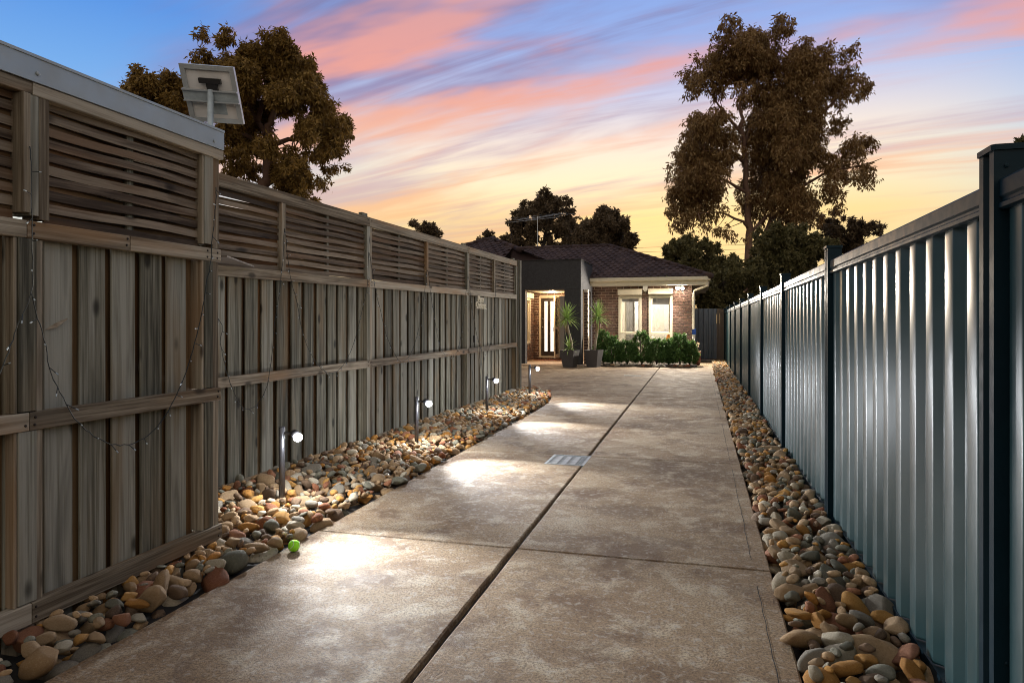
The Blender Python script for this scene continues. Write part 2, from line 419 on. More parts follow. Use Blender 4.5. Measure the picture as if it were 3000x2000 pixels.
for i in range(len(rows)-1):
    a, b = rows[i]+.006, rows[i+1]-.006
    if i >= 3: a -= .003; b += .003
    slab([(JX(a)+.015, a), (.36, a), (.36, b), (JX(b)+.015, b)])
    q_ = wob((.274, a+.15), (.276, b-.12), 24, .0035); sl_ = MB(); sl_.add([(p[0]-.0016, p[1], .0012) for p in q_]+[(p[0]+.0016+random.uniform(0,.0012), p[1], .0012) for p in q_], [(k, k+24, k+25, k+1) for k in range(23)]); sl_.build('score_line', M['dark_joint'], drive)
    if i < 4: slab([(-2.285-.006*a, a), (JX(a)-.015, a), (JX(b)-.015, b), (-2.285-.006*b, b)] if i != 2 else
                   [(-2.285-.006*a, a), (JX(a)-.015, a), (JX(6.17), 6.17), (-1.39, 6.17), (-1.39, b), (-2.285-.006*b, b)])
slab([(-2.34, 9.47), (JX(9.47)-.015, 9.47), (JX(12.2)-.015, 12.21), (-2.66, 12.21), (-2.52, 11.8), (-2.42, 11.2), (-2.36, 10.4)])
slab([(-2.67, 12.23), (JX(12.2)-.015, 12.23), (JX(20.4)-.015, 20.45), (-3.32, 20.45), (-3.37, 13.02), (-3.15, 12.85), (-2.86, 12.6)])
slab([(-7.2, 13.04), (-3.383, 13.04), (-3.333, 20.28), (-7.2, 20.28)])
slab([(-.08, 20.46), (.42, 20.46), (.42, 24.55), (-.08, 24.55)])
# grated drain let into the joint
dr = empty('drain_grate', (-1.205, 6.42, 0)); tag(dr, 'rectangular galvanised drain grate set beside the long driveway joint', 'drain')
MB().box(-.18,.19,-.235,.21,-.06,-.03).build('pit', M['dark_joint'], dr)
fr = MB()
for q in ((-.185,-.165,-.24,.215),(.165,.185,-.24,.215),(-.165,.165,-.24,-.225),(-.165,.165,.2,.215)): fr.box(*q, -.03, .001)
fr.build('frame', M['galv'], dr)
ch = MB().box(-.034,.034,-.222,.197,-.026,-.004).mesh('channel_bar', M['galv'])
rb = MB()
for k in range(13): rb.box(-.016,.016,-.215+k*.0335,-.215+k*.0335+.02,-.02,-.001)
rb.box(-.016,-.011,-.222,.197,-.02,.003); rb = rb.mesh('rib', M['galv'])
for k, xx in enumerate((-.112, -.028, .056)): link('channel_bar', ch, dr, (xx+.01, 0, 0))
for xx in (-.148, -.062, .024, .108, .15): link('rib', rb, dr, (xx+.002, 0, 0))
d2 = empty('drain_grate', (-1.6, 17.05, 0)); tag(d2, 'narrow pale drain grate in the concrete in front of the hedge', 'drain')
fr = MB()
for q in ((-.21,-.19,-.09,.09),(.19,.21,-.09,.09),(-.19,.19,-.09,-.075),(-.19,.19,.075,.09)): fr.box(*q, -.005, .006)
fr.build('frame', M['alu'], d2); bars = MB()
for k in range(8): bars.box(-.18+k*.047, -.15+k*.047, -.075, .075, -.004, .004)
bars.build('grille', M['alu'], d2)

# ================================================================== tall timber screen with steel capping (nearest)
def box_at(name, mat, parent, x0, x1, y0, y1, z0, z1, c=.003):
    """a chamfered board whose object origin is its own centre, so its grain is its own"""
    cx, cyy, cz = (x0+x1)/2, (y0+y1)/2, (z0+z1)/2
    L = (x1-x0, y1-y0, z1-z0); ax = max(range(3), key=lambda i: L[i])
    m = MB()
    if ax == 2: m.cham(-L[0]/2, L[0]/2, -L[1]/2, L[1]/2, -L[2]/2, L[2]/2, c)
    else:
        a = [i for i in range(3) if i != ax]
        m.cham(-L[a[0]]/2, L[a[0]]/2, -L[a[1]]/2, L[a[1]]/2, -L[ax]/2, L[ax]/2, c)
        perm = lambda p: tuple(p[2] if i == ax else (p[0] if i == a[0] else p[1]) for i in range(3))
        m.v = [perm(p) for p in m.v]
        if ax == 1: m.f = [tuple(reversed(q)) for q in m.f]
    return m.build(name, mat, parent, loc=(cx, cyy, cz))
def sloped(name, mat, parent, x0, x1, y0, y1, za0, za1, zb0, zb1):
    cyy = (y0+y1)/2; cz = (za0+za1)/2; m = MB()
    v = [(x0,y0-cyy,za0-cz),(x1,y0-cyy,za0-cz),(x1,y1-cyy,zb0-cz),(x0,y1-cyy,zb0-cz),(x0,y0-cyy,za1-cz),(x1,y0-cyy,za1-cz),(x1,y1-cyy,zb1-cz),(x0,y1-cyy,zb1-cz)]
    m.add(v, [(0,3,2,1),(4,5,6,7),(0,1,5,4),(1,2,6,5),(2,3,7,6),(3,0,4,7)])
    return m.build(name, mat, parent, loc=(0, cyy, cz))
def slat_mesh(sign, hgt=.036, wav=0.0, mt='slat_y'):
    n = 10; m = MB(); v = []
    for i in range(n+1):
        t = i/n; bow = sign*(.003 + .015*(math.sin(math.pi*t)**2)) - (.007 if sign < 0 else 0); w = .004*math.sin(t*7+wav)
        for dx, dz in ((-.004,-hgt/2),(.004,-hgt/2),(.004,hgt/2),(-.004,hgt/2)): v.append((bow+dx, t-.5, dz+w))
    f = [(i*4+k, i*4+(k+1)%4, i*4+4+(k+1)%4, i*4+4+k) for i in range(n) for k in range(4)] + [(3,2,1,0),(n*4,n*4+1,n*4+2,n*4+3)]
    m.add(v, [tuple(reversed(q)) for q in f]); return m.mesh('slat', M[mt])
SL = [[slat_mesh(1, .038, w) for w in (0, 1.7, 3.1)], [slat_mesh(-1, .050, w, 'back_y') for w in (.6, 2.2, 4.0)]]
def lattice(parent, x, y0, y1, z0a, z1a, z0b, z1b, n):
    for k in range(n):
        t = (k+.5)/n; za = z0a+(z1a-z0a)*t; zb = z0b+(z1b-z0b)*t
        link('slat', random.choice(SL[k % 2]), parent, (x, (y0+y1)/2, (za+zb)/2 + random.uniform(-.003,.003)),
             (math.atan2(zb-za, y1-y0)+random.uniform(-.004,.004), random.uniform(-.12,.12), 0), (1, y1-y0, random.uniform(.92,1.08)))
nail = MB().lathe([(.0055,-.002),(.0055,.002),(.003,.004)], 6, Matrix.Rotation(rad(90), 4, 'Y')).mesh('nail', M['nail'])
def nails(parent, pts):
    for p in pts: link('nail', nail, parent, p)

nf = empty('timber_screen', (-2.626, 3.29, 0)); tag(nf, 'tall grey timber screen with woven slats and pale steel capping', 'fence')
oy = -3.29
def NB(name, mat, x0, x1, y0, y1, z0, z1, c=.003): return box_at(name, M[mat], nf, x0, x1, y0+oy, y1+oy, z0, z1, c)
cap = MB()   # folded steel channel
cap.box(-.10,.024,-.6+oy,3.302+oy,2.279,2.386); cap.box(-.105,.029,-.6+oy,3.302+oy,2.377,2.389)
cap = cap.build('steel_capping', M['steel_cap'], nf)
scr = MB().lathe([(.009,-.002),(.009,.003),(.004,.006)], 8, Matrix.Rotation(rad(90), 4, 'Y')).mesh('screw', M['steel_cap'])
for p in ((.026, 2.17+oy, 2.315), (.026, 3.22+oy, 2.31), (.026, 1.2+oy, 2.315)): link('screw', scr, cap, p)
NB('top_rail', 'rail_y', -.10, .014, -.6, 2.153, 2.227, 2.277); NB('top_rail', 'rail_y', -.10, .016, 2.157, 3.306, 2.226, 2.277)
for a, b in ((-.6, 2.142), (2.146, 2.66), (2.664, 3.302)): NB('lattice_rail', 'rail_y', -.045, random.uniform(-.002,.003), a, b, 1.645, 1.716)
for a, b in ((-.6, 2.152), (2.157, 3.302)): NB('middle_rail', 'rail_y', -.045, random.uniform(-.001,.003), a, b, .862, .936)
for a, b in ((-.6, 2.16), (2.165, 3.31)): NB('bottom_board', 'rail_y', -.045, random.uniform(.002,.005), a, b, .075, .160)
# posts in lengths between the rails: wide cheek, post, narrow cheek
segs = ((.162, .860), (.938, 1.643))
NB('post', 'rail_z', -.095, -.012, 2.11, 2.19, -.10, .073); NB('post', 'rail_z', -.095, -.030, 3.174, 3.243, -.10, .073)
for z0, z1 in segs:
    NB('post_cheek', 'rail_z', -.085, -.006, 2.094, 2.108, z0, z1); NB('post', 'paling_z', -.095, -.002, 2.110, 2.190, z0+.004, z1); NB('post_cheek', 'rail_z', -.085, -.012, 2.193, 2.224, z0-.006, z1)
    NB('post_cheek', 'rail_z', -.085, -.004, 3.156, 3.172, z0, z1); NB('post', 'paling_z', -.095, -.002, 3.174, 3.243, z0+.004, z1); NB('post_cheek', 'rail_z', -.085, -.010, 3.246, 3.298, z0-.006, z1)
NB('post_cheek', 'rail_z', -.075, .023, 2.110, 2.143, 1.745, 2.225); NB('post', 'paling_z', -.095, .012, 2.146, 2.187, 1.738, 2.225); NB('post_cheek', 'rail_z', -.085, .011, 2.190, 2.235, 1.725, 2.225)
NB('post_cheek', 'rail_z', -.085, -.002, 3.156, 3.172, 1.735, 2.225); NB('post', 'paling_z', -.095, .001, 3.174, 3.243, 1.739, 2.225); NB('post_cheek', 'rail_z', -.085, -.006, 3.246, 3.298, 1.72, 2.225)
nails(nf, [(.004, yy+oy, zz) for yy, zz in ((2.175,.885),(2.178,.915),(2.135,.885),(3.275,.885),(3.28,.915),(2.18,.10),(2.18,.14),(3.28,.10),(3.285,.14),(2.17,1.665),(2.172,1.70),(3.19,1.665),(3.192,1.70),(3.27,1.665),(3.272,1.695),(2.64,1.67),(2.645,1.70))])
pal = {}
def paling(parent, x, y, z0, z1, w, mat='paling_z', th=.015):
    key = (round(w,3), round(z1-z0,2), mat)
    if key not in pal:
        m = MB(); hh = (z1-z0)/2; m.cham(-th/2, th/2, -w/2, w/2, -hh, hh, .003); pal[key] = m.mesh('paling', M[mat])
    return link('paling', pal[key], parent, (x, y, (z0+z1)/2), (random.uniform(-.003,.003), random.uniform(-.002,.002), random.uniform(-.02,.02)))
for k in range(15):
    yy = 3.02 - k*.1725
    if abs(yy-2.14) > .07 or True: paling(nf, -.056+random.uniform(-.002,.002), yy+oy, .0, 1.66, .138)
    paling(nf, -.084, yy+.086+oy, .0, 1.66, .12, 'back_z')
for y0, y1, bt in ((-.55, .78, .1), (.80, 2.11, 1.45), (2.245, 3.165, 2.70)):
    NB('batten', 'paling_z', -.062, -.034, bt-.02, bt+.02, 1.716, 2.227)
    lattice(nf, -.040, y0+oy, y1+oy, 1.720, 2.230, 1.720, 2.230, 19)
# splinter hanging off a paling
MB().add([(0,0,0),(.012,.05,.012),(.010,.10,.045),(.004,.105,.052),(0,.05,.03)], [(0,1,2,3,4)]).build('splinter', M['rail_y'], nf, loc=(-.046, 2.26+oy, 1.27))

# ================================================================== timber paling fence behind it, up to the house
FX0, FY0 = -3.427, 3.2; FA = math.atan(.019)
ff = empty('paling_fence', (FX0, FY0, 0), -FA); tag(ff, 'weathered grey paling fence with woven slat top running to the house', 'fence')
ztop = lambda yy: 2.398+.0052*yy; zlr = lambda yy: 1.715+.0118*yy; zmr = lambda yy: .890+.0055*yy; zbb = lambda yy: .083
posts = [0.05, 3.36, 6.39, 8.99]
for i in range(3):
    a, b = posts[i], posts[i+1]
    sloped('top_rail', M['rail_y'], ff, -.055, random.uniform(-.002,.004), a+.002, b-.002, ztop(a)-.092, ztop(a), ztop(b)-.092, ztop(b))
    sloped('lattice_rail', M['rail_y'], ff, -.045, random.uniform(-.002,.002), a+.002, b-.002, zlr(a)-.078, zlr(a), zlr(b)-.078, zlr(b))
    sloped('middle_rail', M['rail_y'], ff, -.045, random.uniform(-.002,.002), a+.002, b-.002, zmr(a)-.078, zmr(a), zmr(b)-.078, zmr(b))
    sloped('bottom_board', M['rail_y'], ff, -.045, random.uniform(-.003,.002), a+.002, b-.002, -.03, zbb(a), -.03, zbb(b))
for p in posts[1:]:
    w = .05
    for z0, z1 in ((-.1, zmr(p)-.080), (zmr(p)+.002, zlr(p)-.080), (zlr(p)+.002, ztop(p)-.094)):
        box_at('post', M['paling_z'], ff, -.10, -.004, p-w, p+w-.03, z0, z1); box_at('post_cheek', M['rail_z'], ff, -.10, -.012, p+w-.027, p+w+.02, z0, z1)
    box_at('post_top', M['paling_z'], ff, -.10, -.058, p-.06, p+.06, ztop(p)-.09, ztop(p)+.05)
for a, b, c_ in ((9.06, 9.14, -.004), (9.143, 9.26, .012)):
    box_at('post', M['paling_z'], ff, -.11, c_, a, b, -.1, ztop(9)+.03)
y = .12
while y < 8.9:
    pw = .150
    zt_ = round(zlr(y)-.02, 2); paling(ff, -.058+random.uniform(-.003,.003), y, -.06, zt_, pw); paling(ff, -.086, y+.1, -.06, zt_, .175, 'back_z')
    y += random.uniform(.188,.212)
vert = [posts[0], 1.86, posts[1], 4.89, posts[2], 7.66, posts[3]]
for i in range(6):
    a, b = vert[i]+(.05 if i % 2 == 0 else .03), vert[i+1]-.05 if i % 2 else vert[i+1]-.03
    lattice(ff, -.040, a, b, zlr(a)+.006, ztop(a)-.098, zlr(b)+.006, ztop(b)-.092, 18)
    mid = (a+b)/2; box_at('batten', M['paling_z'], ff, -.064, -.034, mid-.02, mid+.02, zlr(mid), ztop(mid)-.09)
for p in (1.86, 4.89, 7.66): box_at('mullion', M['rail_z'], ff, -.05, -.002, p-.03, p+.03, zlr(p)+.002, ztop(p)-.094)
nails(ff, [(.004, yy, zz) for p in posts[1:3] for yy in (p-.04, p+.04) for zz in (zmr(p)-.02, zmr(p)-.055, zlr(p)-.02, zlr(p)-.055, ztop(p)-.03)])

# corner shelf between the two fences
sh = MB().prism([(-3.40, 3.9), (-3.05, 3.9), (-3.395, 4.66)], 1.742, 1.752).build('corner_shelf', M['shelf'])
tag(sh, 'flat brown triangular shelf in the corner where the timber fences meet', 'shelf')

# ================================================================== green steel fence
FX = .827
gf = empty('steel_fence', (FX, 2.26, 0)); tag(gf, 'long dark green ribbed steel fence with capped posts', 'fence')
def rib_panel(L, z0, z1, depth=.031, flat=.078, pitch=.1985):
    prof = []; n = max(1, round(L/pitch)); pt = L/n
    for k in range(n):
        y0 = k*pt; run = .018; fl = flat*pt/pitch; inn = pt-fl-2*run
        cr = .006
        pts = [(depth, y0), (depth, y0+inn-cr), (depth-.0015, y0+inn+cr*.3), (.0015+0, y0+inn+run-cr*.3), (0, y0+inn+run+cr), (0, y0+inn+run+fl-cr), (.0015, y0+inn+run+fl+cr*.3), (depth-.0015, y0+pt-cr*.3), ]
        prof += pts
    prof.append((depth, L)); N = len(prof); m = MB(); v = []
    rows_ = [z0 + (z1-z0)*i/6 for i in range(7)]
    for zz in rows_: v += [(a, b, zz) for a, b in prof]
    f = [(r*N+i+1, r*N+i, (r+1)*N+i, (r+1)*N+i+1) for r in range(6) for i in range(N-1)]
    m.add(v, f); return m
PY = [-.28, 2.26, 4.85, 7.42, 9.90, 12.32, 14.77, 17.2, 19.65, 22.1, 24.5]
pm = rib_panel(2.36, .05, 1.66).mesh('panel', M['green_steel'], True)
def post_prof(w=.104, d=.085):
    h_ = w/2
    return [(-d*.5,-h_),(d*.5,-h_),(d*.5,h_),(-d*.5,h_),(-d*.5,.022),(-d*.5+.012,.014),(-d*.5+.012,-.014),(-d*.5,-.022)]
pp = MB().prism(post_prof(), -.10, 1.785).mesh('post', M['green_post'])
pc = MB().prism([(-.049,-.050),(-.040,-.058),(.040,-.058),(.049,-.050),(.049,.050),(.040,.058),(-.040,.058),(-.049,.050)], 0, .016).mesh('post_cap', M['green_post'])
ps = MB().lathe([(.006,-.001),(.006,.003),(.003,.005)], 8, Matrix.Rotation(rad(90), 4, 'X')).mesh('screw', M['green_post'])
for i, yy in enumerate(PY):
    o = link('post', pp, gf, (.012, yy-2.26, 0)); link('post_cap', pc, o, (0, 0, 1.785))
    for dz in (1.74, 1.64, .35): link('screw', ps, o, (-.012, -.053, dz))
    if i < len(PY)-1:
        a, b = yy+.052-2.26, PY[i+1]-.052-2.26; L = b-a
        link('panel', pm, gf, (0, a, 0), None, (1, L/2.36, 1))
        t = MB(); v = []; pr = [(.045,1.70),(-.012,1.705),(-.018,1.698),(-.018,1.655),(-.012,1.648),(-.012,1.640),(-.020,1.634),(-.020,1.622),(-.012,1.617),(.045,1.617)]
        n_ = len(pr); v = [(p, a, q) for p, q in pr]+[(p, b, q) for p, q in pr]
        t.add(v, [(k,(k+1)%n_,(k+1)%n_+n_,k+n_) for k in range(n_)]+[tuple(reversed(range(n_))), tuple(range(n_,2*n_))]); t.build('top_rail', M['green_post'], gf)
        MB().box(-.006,.04,a,b,-.08,.048).build('bottom_rail', M['green_post'], gf)

# ================================================================== house
house = empty('brick_house', (-3.0, 23.1, 0)); tag(house, 'single storey brown brick house with dark hipped tile roof and charcoal porch', 'house')
HX, HY = -3.0, 23.1
class HB(MB):
    def build(s, name, mats, parent=None, smooth=False, loc=None):
        if parent is house: s.v = [(a-HX, b-HY, c) for a, b, c in s.v]
        return MB.build(s, name, mats, parent, smooth, loc)
unit = MB().box(-.5,.5,-.5,.5,-.5,.5).mesh('brick', M['brick'])
brick_left = [300]
def bricks(rectu, rectz, holes, place, wall, stuff, off=0, solo=True):
    """running bond over a rectangle with openings; place(u,z,len) gives location and rotation"""
    C = .090; Lb = .245; z_ = rectz[0]; r = 0
    while z_ + .07 < rectz[1]:
        u_ = rectu[0] - (Lb/2 if r % 2 else 0) - off
        while u_ < rectu[1]:
            segs = [(max(u_, rectu[0]), min(u_+Lb-.019, rectu[1]))]
            for (h0, h1, k0, k1) in holes:
                if z_+.078 > k0 and z_ < k1:
                    ns = []
                    for a, b in segs:
                        if b <= h0 or a >= h1: ns.append((a, b))
                        else:
                            if a < h0: ns.append((a, h0))
                            if b > h1: ns.append((h1, b))
                    segs = ns
            for a, b in segs:
                if b-a < .02: continue
                loc, rz = place((a+b)/2, z_+.039)
                if solo and brick_left[0] > 0:
                    brick_left[0] -= 1
                    link('brick', unit, wall, loc - Vector((HX, HY, 0)), (0,0,rz), (b-a, .030, .071))
                else:
                    MM = Matrix.Translation(loc) @ Matrix.Rotation(rz, 4, 'Z')
                    stuff.box(-(b-a)/2, (b-a)/2, -.015, .015, -.0355, .0355, 0, MM)
            u_ += Lb
        z_ += C; r += 1
def holed(m, u0, u1, z0, z1, holes, mk):
    """backing wall in strips around the openings"""
    us = sorted({u0, u1, *[h_ for H_ in holes for h_ in H_[:2]]}); zs = sorted({z0, z1, *[h_ for H_ in holes for h_ in H_[2:]]})
    for a, b in zip(us, us[1:]):
        for c, d in zip(zs, zs[1:]):
            if not any(H_[0] <= (a+b)/2 <= H_[1] and H_[2] <= (c+d)/2 <= H_[3] for H_ in holes): mk(m, a, b, c, d)

# front wall with two windows
WIN = [(-2.60, -1.90, .30, 2.20), (-1.60, -.90, .30, 2.21)]
fw = HB(); holed(fw, -3.57, -.25, -.1, 2.56, WIN, lambda m, a, b, c, d: m.box(a, b, 23.10, 23.28, c, d))
fwall = fw.build('front_wall', M['mortar'], house); fwall['label'] = 'brown brick front wall with pale raked joints'
st = MB()
bricks((-3.56, -.25), (.55, 2.56), WIN, lambda u_, zz: (Vector((u_, 23.093, zz)), 0), fwall, st)
bricks((-3.56, -.25), (.01, .55), WIN, lambda u_, zz: (Vector((u_, 23.093, zz)), 0), fwall, st, solo=False)
# side wall, right corner
sw = HB(); sw.box(-.43, -.25, 23.282, 31, -.1, 2.56); sw.box(-9.8, -5.75, 30.8, 31, -.1, 2.56); sw.build('side_wall', M['mortar'], house)
bricks((23.13, 27), (.01, 2.56), [], lambda u_, zz: (Vector((-.243, u_, zz)), rad(90)), fwall, st, solo=False)
# porch walls: door wall and left return
DOOR = [(-5.40, -4.45, .10, 2.24)]
pw = HB(); holed(pw, -5.75, -3.57, -.1, 2.6, DOOR, lambda m, a, b, c, d: m.box(a, b, 23.33, 23.5, c, d))
LW = [(21.15, 22.62, .62, 2.12)]
holed(pw, 21.0, 23.33, -.1, 2.6, LW, lambda m, a, b, c, d: m.box(-5.78, -5.61, a, b, c, d))
pw.box(-3.74, -3.575, 22.2, 23.33, -.1, 2.6)
pwall = pw.build('porch_wall', M['mortar'], house)
bricks((-5.60, -3.75), (.115, 2.5), DOOR, lambda u_, zz: (Vector((u_, 23.323, zz)), 0), pwall, st, solo=False)
bricks((21.0, 23.30), (.035, 2.5), LW, lambda u_, zz: (Vector((-5.603, u_, zz)), rad(90)), pwall, st, solo=False)
bricks((22.22, 23.3), (.035, 2.5), [], lambda u_, zz: (Vector((-3.747, u_, zz)), rad(90)), pwall, st, solo=False)
k = -5.60
while k < -3.8: st.box(k, k+.066, 23.28, 23.40, .03, .10); k += .078           # soldier course under the door
# brick pier behind the rendered pillar
pi = HB(); pi.box(-3.49, -3.375, 21.22, 21.4, 0, 2.34); pi.build('pier', M['mortar'], house)
bricks((-3.49, -3.37), (.02, 2.34), [], lambda u_, zz: (Vector((u_, 21.213, zz)), 0), pwall, st, solo=False)
st.v = [(a-HX, b-HY, c) for a, b, c in st.v]
o = MB.build(st, 'brickwork', M['brick'], house); tag(o, kind='stuff')

# rendered portal
pt = HB()
pt.box(-5.80, -5.28, 20.75, 21.0, -.1, 2.34); pt.box(-4.03, -3.515, 20.75, 21.15, -.1, 2.34)
pt.box(-5.80, -3.515, 20.75, 23.08, 2.345, 3.245); pt.box(-3.74, -3.515, 22.75, 23.085, -.1, 2.34)
ptl = pt.build('portal', M['char_render'], house); ptl['label'] = 'charcoal rendered porch surround with a parapet'
HB().box(-5.83, -3.485, 20.72, 23.09, 3.247, 3.265).build('parapet_flashing', M['char_render'], house)
HB().box(-5.27, -3.76, 21.0, 23.3, 2.325, 2.343).build('porch_ceiling', M['cream'], house)
HB().box(-5.6, -3.2, 20.30, 23.33, -.1, .022).build('porch_floor', M['porch_floor'], house)
dl = HB().lathe([(.055, 2.318), (.055, 2.324)], 16, Matrix.Translation((-4.75, 22.3, 0))).build('downlight', M['porch_glow'], house)
light('downlight_lamp', 'POINT', (-4.75-HX, 22.3-HY, 2.20), 85, (1, .66, .36), house, size=.06)

# front door with two glazed strips
dr_ = HB()
for a, b, c, d in ((-5.36, -5.245, .15, 2.17), (-5.135, -5.03, .15, 2.17), (-4.915, -4.78, .15, 2.17), (-5.245, -5.135, .15, .31), (-5.245, -5.135, 2.06, 2.17), (-5.03, -4.915, .15, .31), (-5.03, -4.915, 2.06, 2.17)):
    dr_.box(a, b, 23.36, 23.40, c, d)
door = dr_.build('front_door', M['door_brown'], house)
for a in (-5.245, -5.03):
    g_ = MB().box(a-HX, a+.11-HX if a < -5.1 else a+.115-HX, 23.375-HY, 23.385-HY, .31, 2.06).build('glass_strip', M['door_glass'], door)
for zz in (1.15, 1.45): MB().lathe([(.012,0),(.012,.03),(.028,.04),(.028,.06),(.012,.07)], 12, Matrix.Translation((-5.30-HX, 23.36-HY, zz)) @ Matrix.Rotation(rad(90), 4, 'X')).build('knob', M['stainless'], door, True)
df = HB()
for a, b, c, d in ((-5.43, -5.365, .08, 2.24), (-4.775, -4.70, .08, 2.24), (-5.365, -4.775, 2.175, 2.24), (-5.365, -4.775, .085, .145)): df.box(a, b, 23.30, 23.40, c, d)
df.build('door_frame', M['cream'], house)
sc = HB()    # screen door standing open
for a, b, c, d in ((22.55, 22.62, .12, 2.2), (23.22, 23.29, .12, 2.2), (22.62, 23.22, 2.13, 2.2), (22.62, 23.22, .12, .24), (22.62, 23.22, 1.1, 1.16)): sc.box(-4.735, -4.70, a, b, c, d)
scd = sc.build('screen_door', M['cream'], house); scd['label'] = 'cream framed screen door standing open'
mesh_ = MB()
for i in range(14): mesh_.tube([(-4.717-HX, 22.63+i*.045-HY, .24), (-4.717-HX, 22.63+i*.045-HY, 2.13)], .004, 4)
mesh_.build('screen_bars', M['black_plastic'], scd)
MB().box(-4.76-HX, -4.735-HX, 22.565-HY, 22.605-HY, 1.02, 1.16).build('handle', M['stainless'], scd)
MB().box(-5.5, -4.4, 22.72, 23.26, .024, .034).build('door_mat', M['terracotta'])
tag(bpy.data.objects['door_mat'], 'thin brown door mat on the porch before the front door', 'mat')

# windows
def window(x0, x1, z0, z1, wall_y, i):
    w = empty('window', ((x0+x1)/2-HX, wall_y-HY, 0)); w.parent = house
    c = (x0+x1)/2; a, b = x0-c, x1-c
    m = MB()
    for q in ((a-.035, a+.045, z0-.02, z1), (b-.045, b+.035, z0-.02, z1), (a+.045, b-.045, z1-.06, z1), (a+.045, b-.045, z0-.02, z0+.04), (a+.045, b-.045, .93, .985)): m.box(q[0], q[1], -.035, .06, q[2], q[3])
    m.build('frame', M['cream_dim'], w)
    m = MB()
    for q in ((a+.045, a+.075, .985, z1-.06), (b-.075, b-.045, .985, z1-.06), (a+.075, b-.075, z1-.09, z1-.06), (a+.075, b-.075, .985, 1.015)): m.box(q[0], q[1], .0, .045, q[2], q[3])
    m.build('sash', M['cream'], w)
    MB().box(a+.07, b-.07, .02, .026, 1.01, z1-.085).build('pane', M['glass'], w); MB().box(a+.05, b-.05, .02, .026, z0+.03, .94).build('pane', M['glass'], w)
    s_ = MB(); pr = [(-.115, z1+.03), (-.13, z1+.06), (-.13, z1+.20), (-.10, z1+.235), (.0, z1+.235), (.0, z1+.03)]
    n_ = len(pr); v = [(a-.05, p, q) for p, q in pr]+[(b+.05, p, q) for p, q in pr]
    s_.add(v, [(k,(k+1)%n_,(k+1)%n_+n_,k+n_) for k in range(n_)]+[tuple(reversed(range(n_))), tuple(range(n_,2*n_))]); s_.build('shutter_box', M['cream'], w)
    bl = MB(); drop = (.10, .20)[i]
    bl.box(a+.08, b-.08, .07, .085, z1-.09-drop, z1-.05); bl.build('roller_blind', M['room_grey'], w)
    return w
window(*WIN[0], 23.10, 0); window(*WIN[1], 23.10, 1)
# porch side window with its shutter box
w = empty('window', (-5.61-HX, 21.9-HY, 0)); w.parent = house
m = MB()
for a, b, c, d in ((-.75,-.69,.62,2.12),(.66,.72,.62,2.12),(-.69,.66,2.06,2.12),(-.69,.66,.62,.68)): m.box(-.05,.045,a,b,c,d)
m.build('frame', M['cream'], w); MB().box(-.02,-.014,-.69,.66,.68,2.06).build('pane', M['glass'], w)
MB().box(-.14,-.13,-.69,.66,.68,2.06).build('blind', M['cream_dim'], w)
MB().box(.0,.15,-.80,.78,2.13,2.30).build('shutter_box', M['cream'], w)
MB().box(.045,.075,.30,.34,1.0,1.95).build('winder', M['cream'], w)

# the lit room behind the two front windows
rm = HB(); rm.box(-3.5, -.45, 25.6, 25.7, 0, 2.45); rm.box(-3.56, -3.5, 23.3, 25.7, 0, 2.45); rm.box(-.445, -.433, 23.3, 25.7, 0, 2.45); rm.box(-3.5, -.45, 23.3, 25.7, 2.45, 2.5); rm.box(-3.5, -.45, 23.3, 25.7, -.05, .02)
rm.build('room', M['room_wall'], house)
HB().box(-2.62, -2.32, 25.5, 25.59, .5, 2.1).build('wardrobe_door', M['room_grey'], house)
HB().box(-2.30, -2.15, 25.3, 25.58, .1, 2.2).build('curtain', M['white_paint'], house); HB().box(-1.24, -1.08, 25.3, 25.58, .1, 2.2).build('curtain', M['white_paint'], house)
bd = HB(); bd.box(-2.9, -.8, 24.0, 25.4, .25, .62); bd.build('bed', M['bedspread'], house)
HB().lathe([(.09,.62),(.11,.70),(.07,.80),(.05,.86),(.02,.95)], 10, Matrix.Translation((-1.04, 24.05, 0))).build('cushion', M['orange_cloth'], house, True)
HB().lathe([(.16, 2.36), (.18, 2.40), (.16, 2.45)], 16, Matrix.Translation((-1.9, 24.4, 0))).build('ceiling_lamp', M['room_lamp'], house, True)
light('room_light', 'POINT', (-1.9-HX, 24.4-HY, 2.2), 95, (1, .93, .80), house, size=.12)

# gutter, fascia, soffit, downpipe
gt = HB(); pr = [(22.50, 2.785), (22.485, 2.775), (22.49, 2.68), (22.52, 2.655), (22.60, 2.655), (22.60, 2.76)]
v = [(-3.54, p, q) for p, q in pr]+[(.33, p, q) for p, q in pr]; n_ = len(pr)
gt.add(v, [(k,(k+1)%n_,(k+1)%n_+n_,k+n_) for k in range(n_)]+[tuple(reversed(range(n_))), tuple(range(n_,2*n_))])
gt.box(.24, .335, 22.61, 31.5, 2.655, 2.78); gt.build('gutter', M['cream'], house)
HB().box(-3.55, .26, 22.602, 22.63, 2.52, 2.75).build('fascia', M['cream'], house)
HB().box(-3.56, .235, 22.632, 23.085, 2.535, 2.555).build('soffit', M['cream_dim'], house)
HB().box(-.235, .235, 23.09, 31.4, 2.535, 2.555).build('side_soffit', M['cream_dim'], house)
dp = HB(); dp.tube([(.25, 22.75, 2.66), (.25, 22.80, 2.50), (-.16, 23.02, 2.36), (-.19, 23.04, 2.25), (-.19, 23.04, .02)], .042, 8); dp.build('downpipe', M['cream_dim'], house)
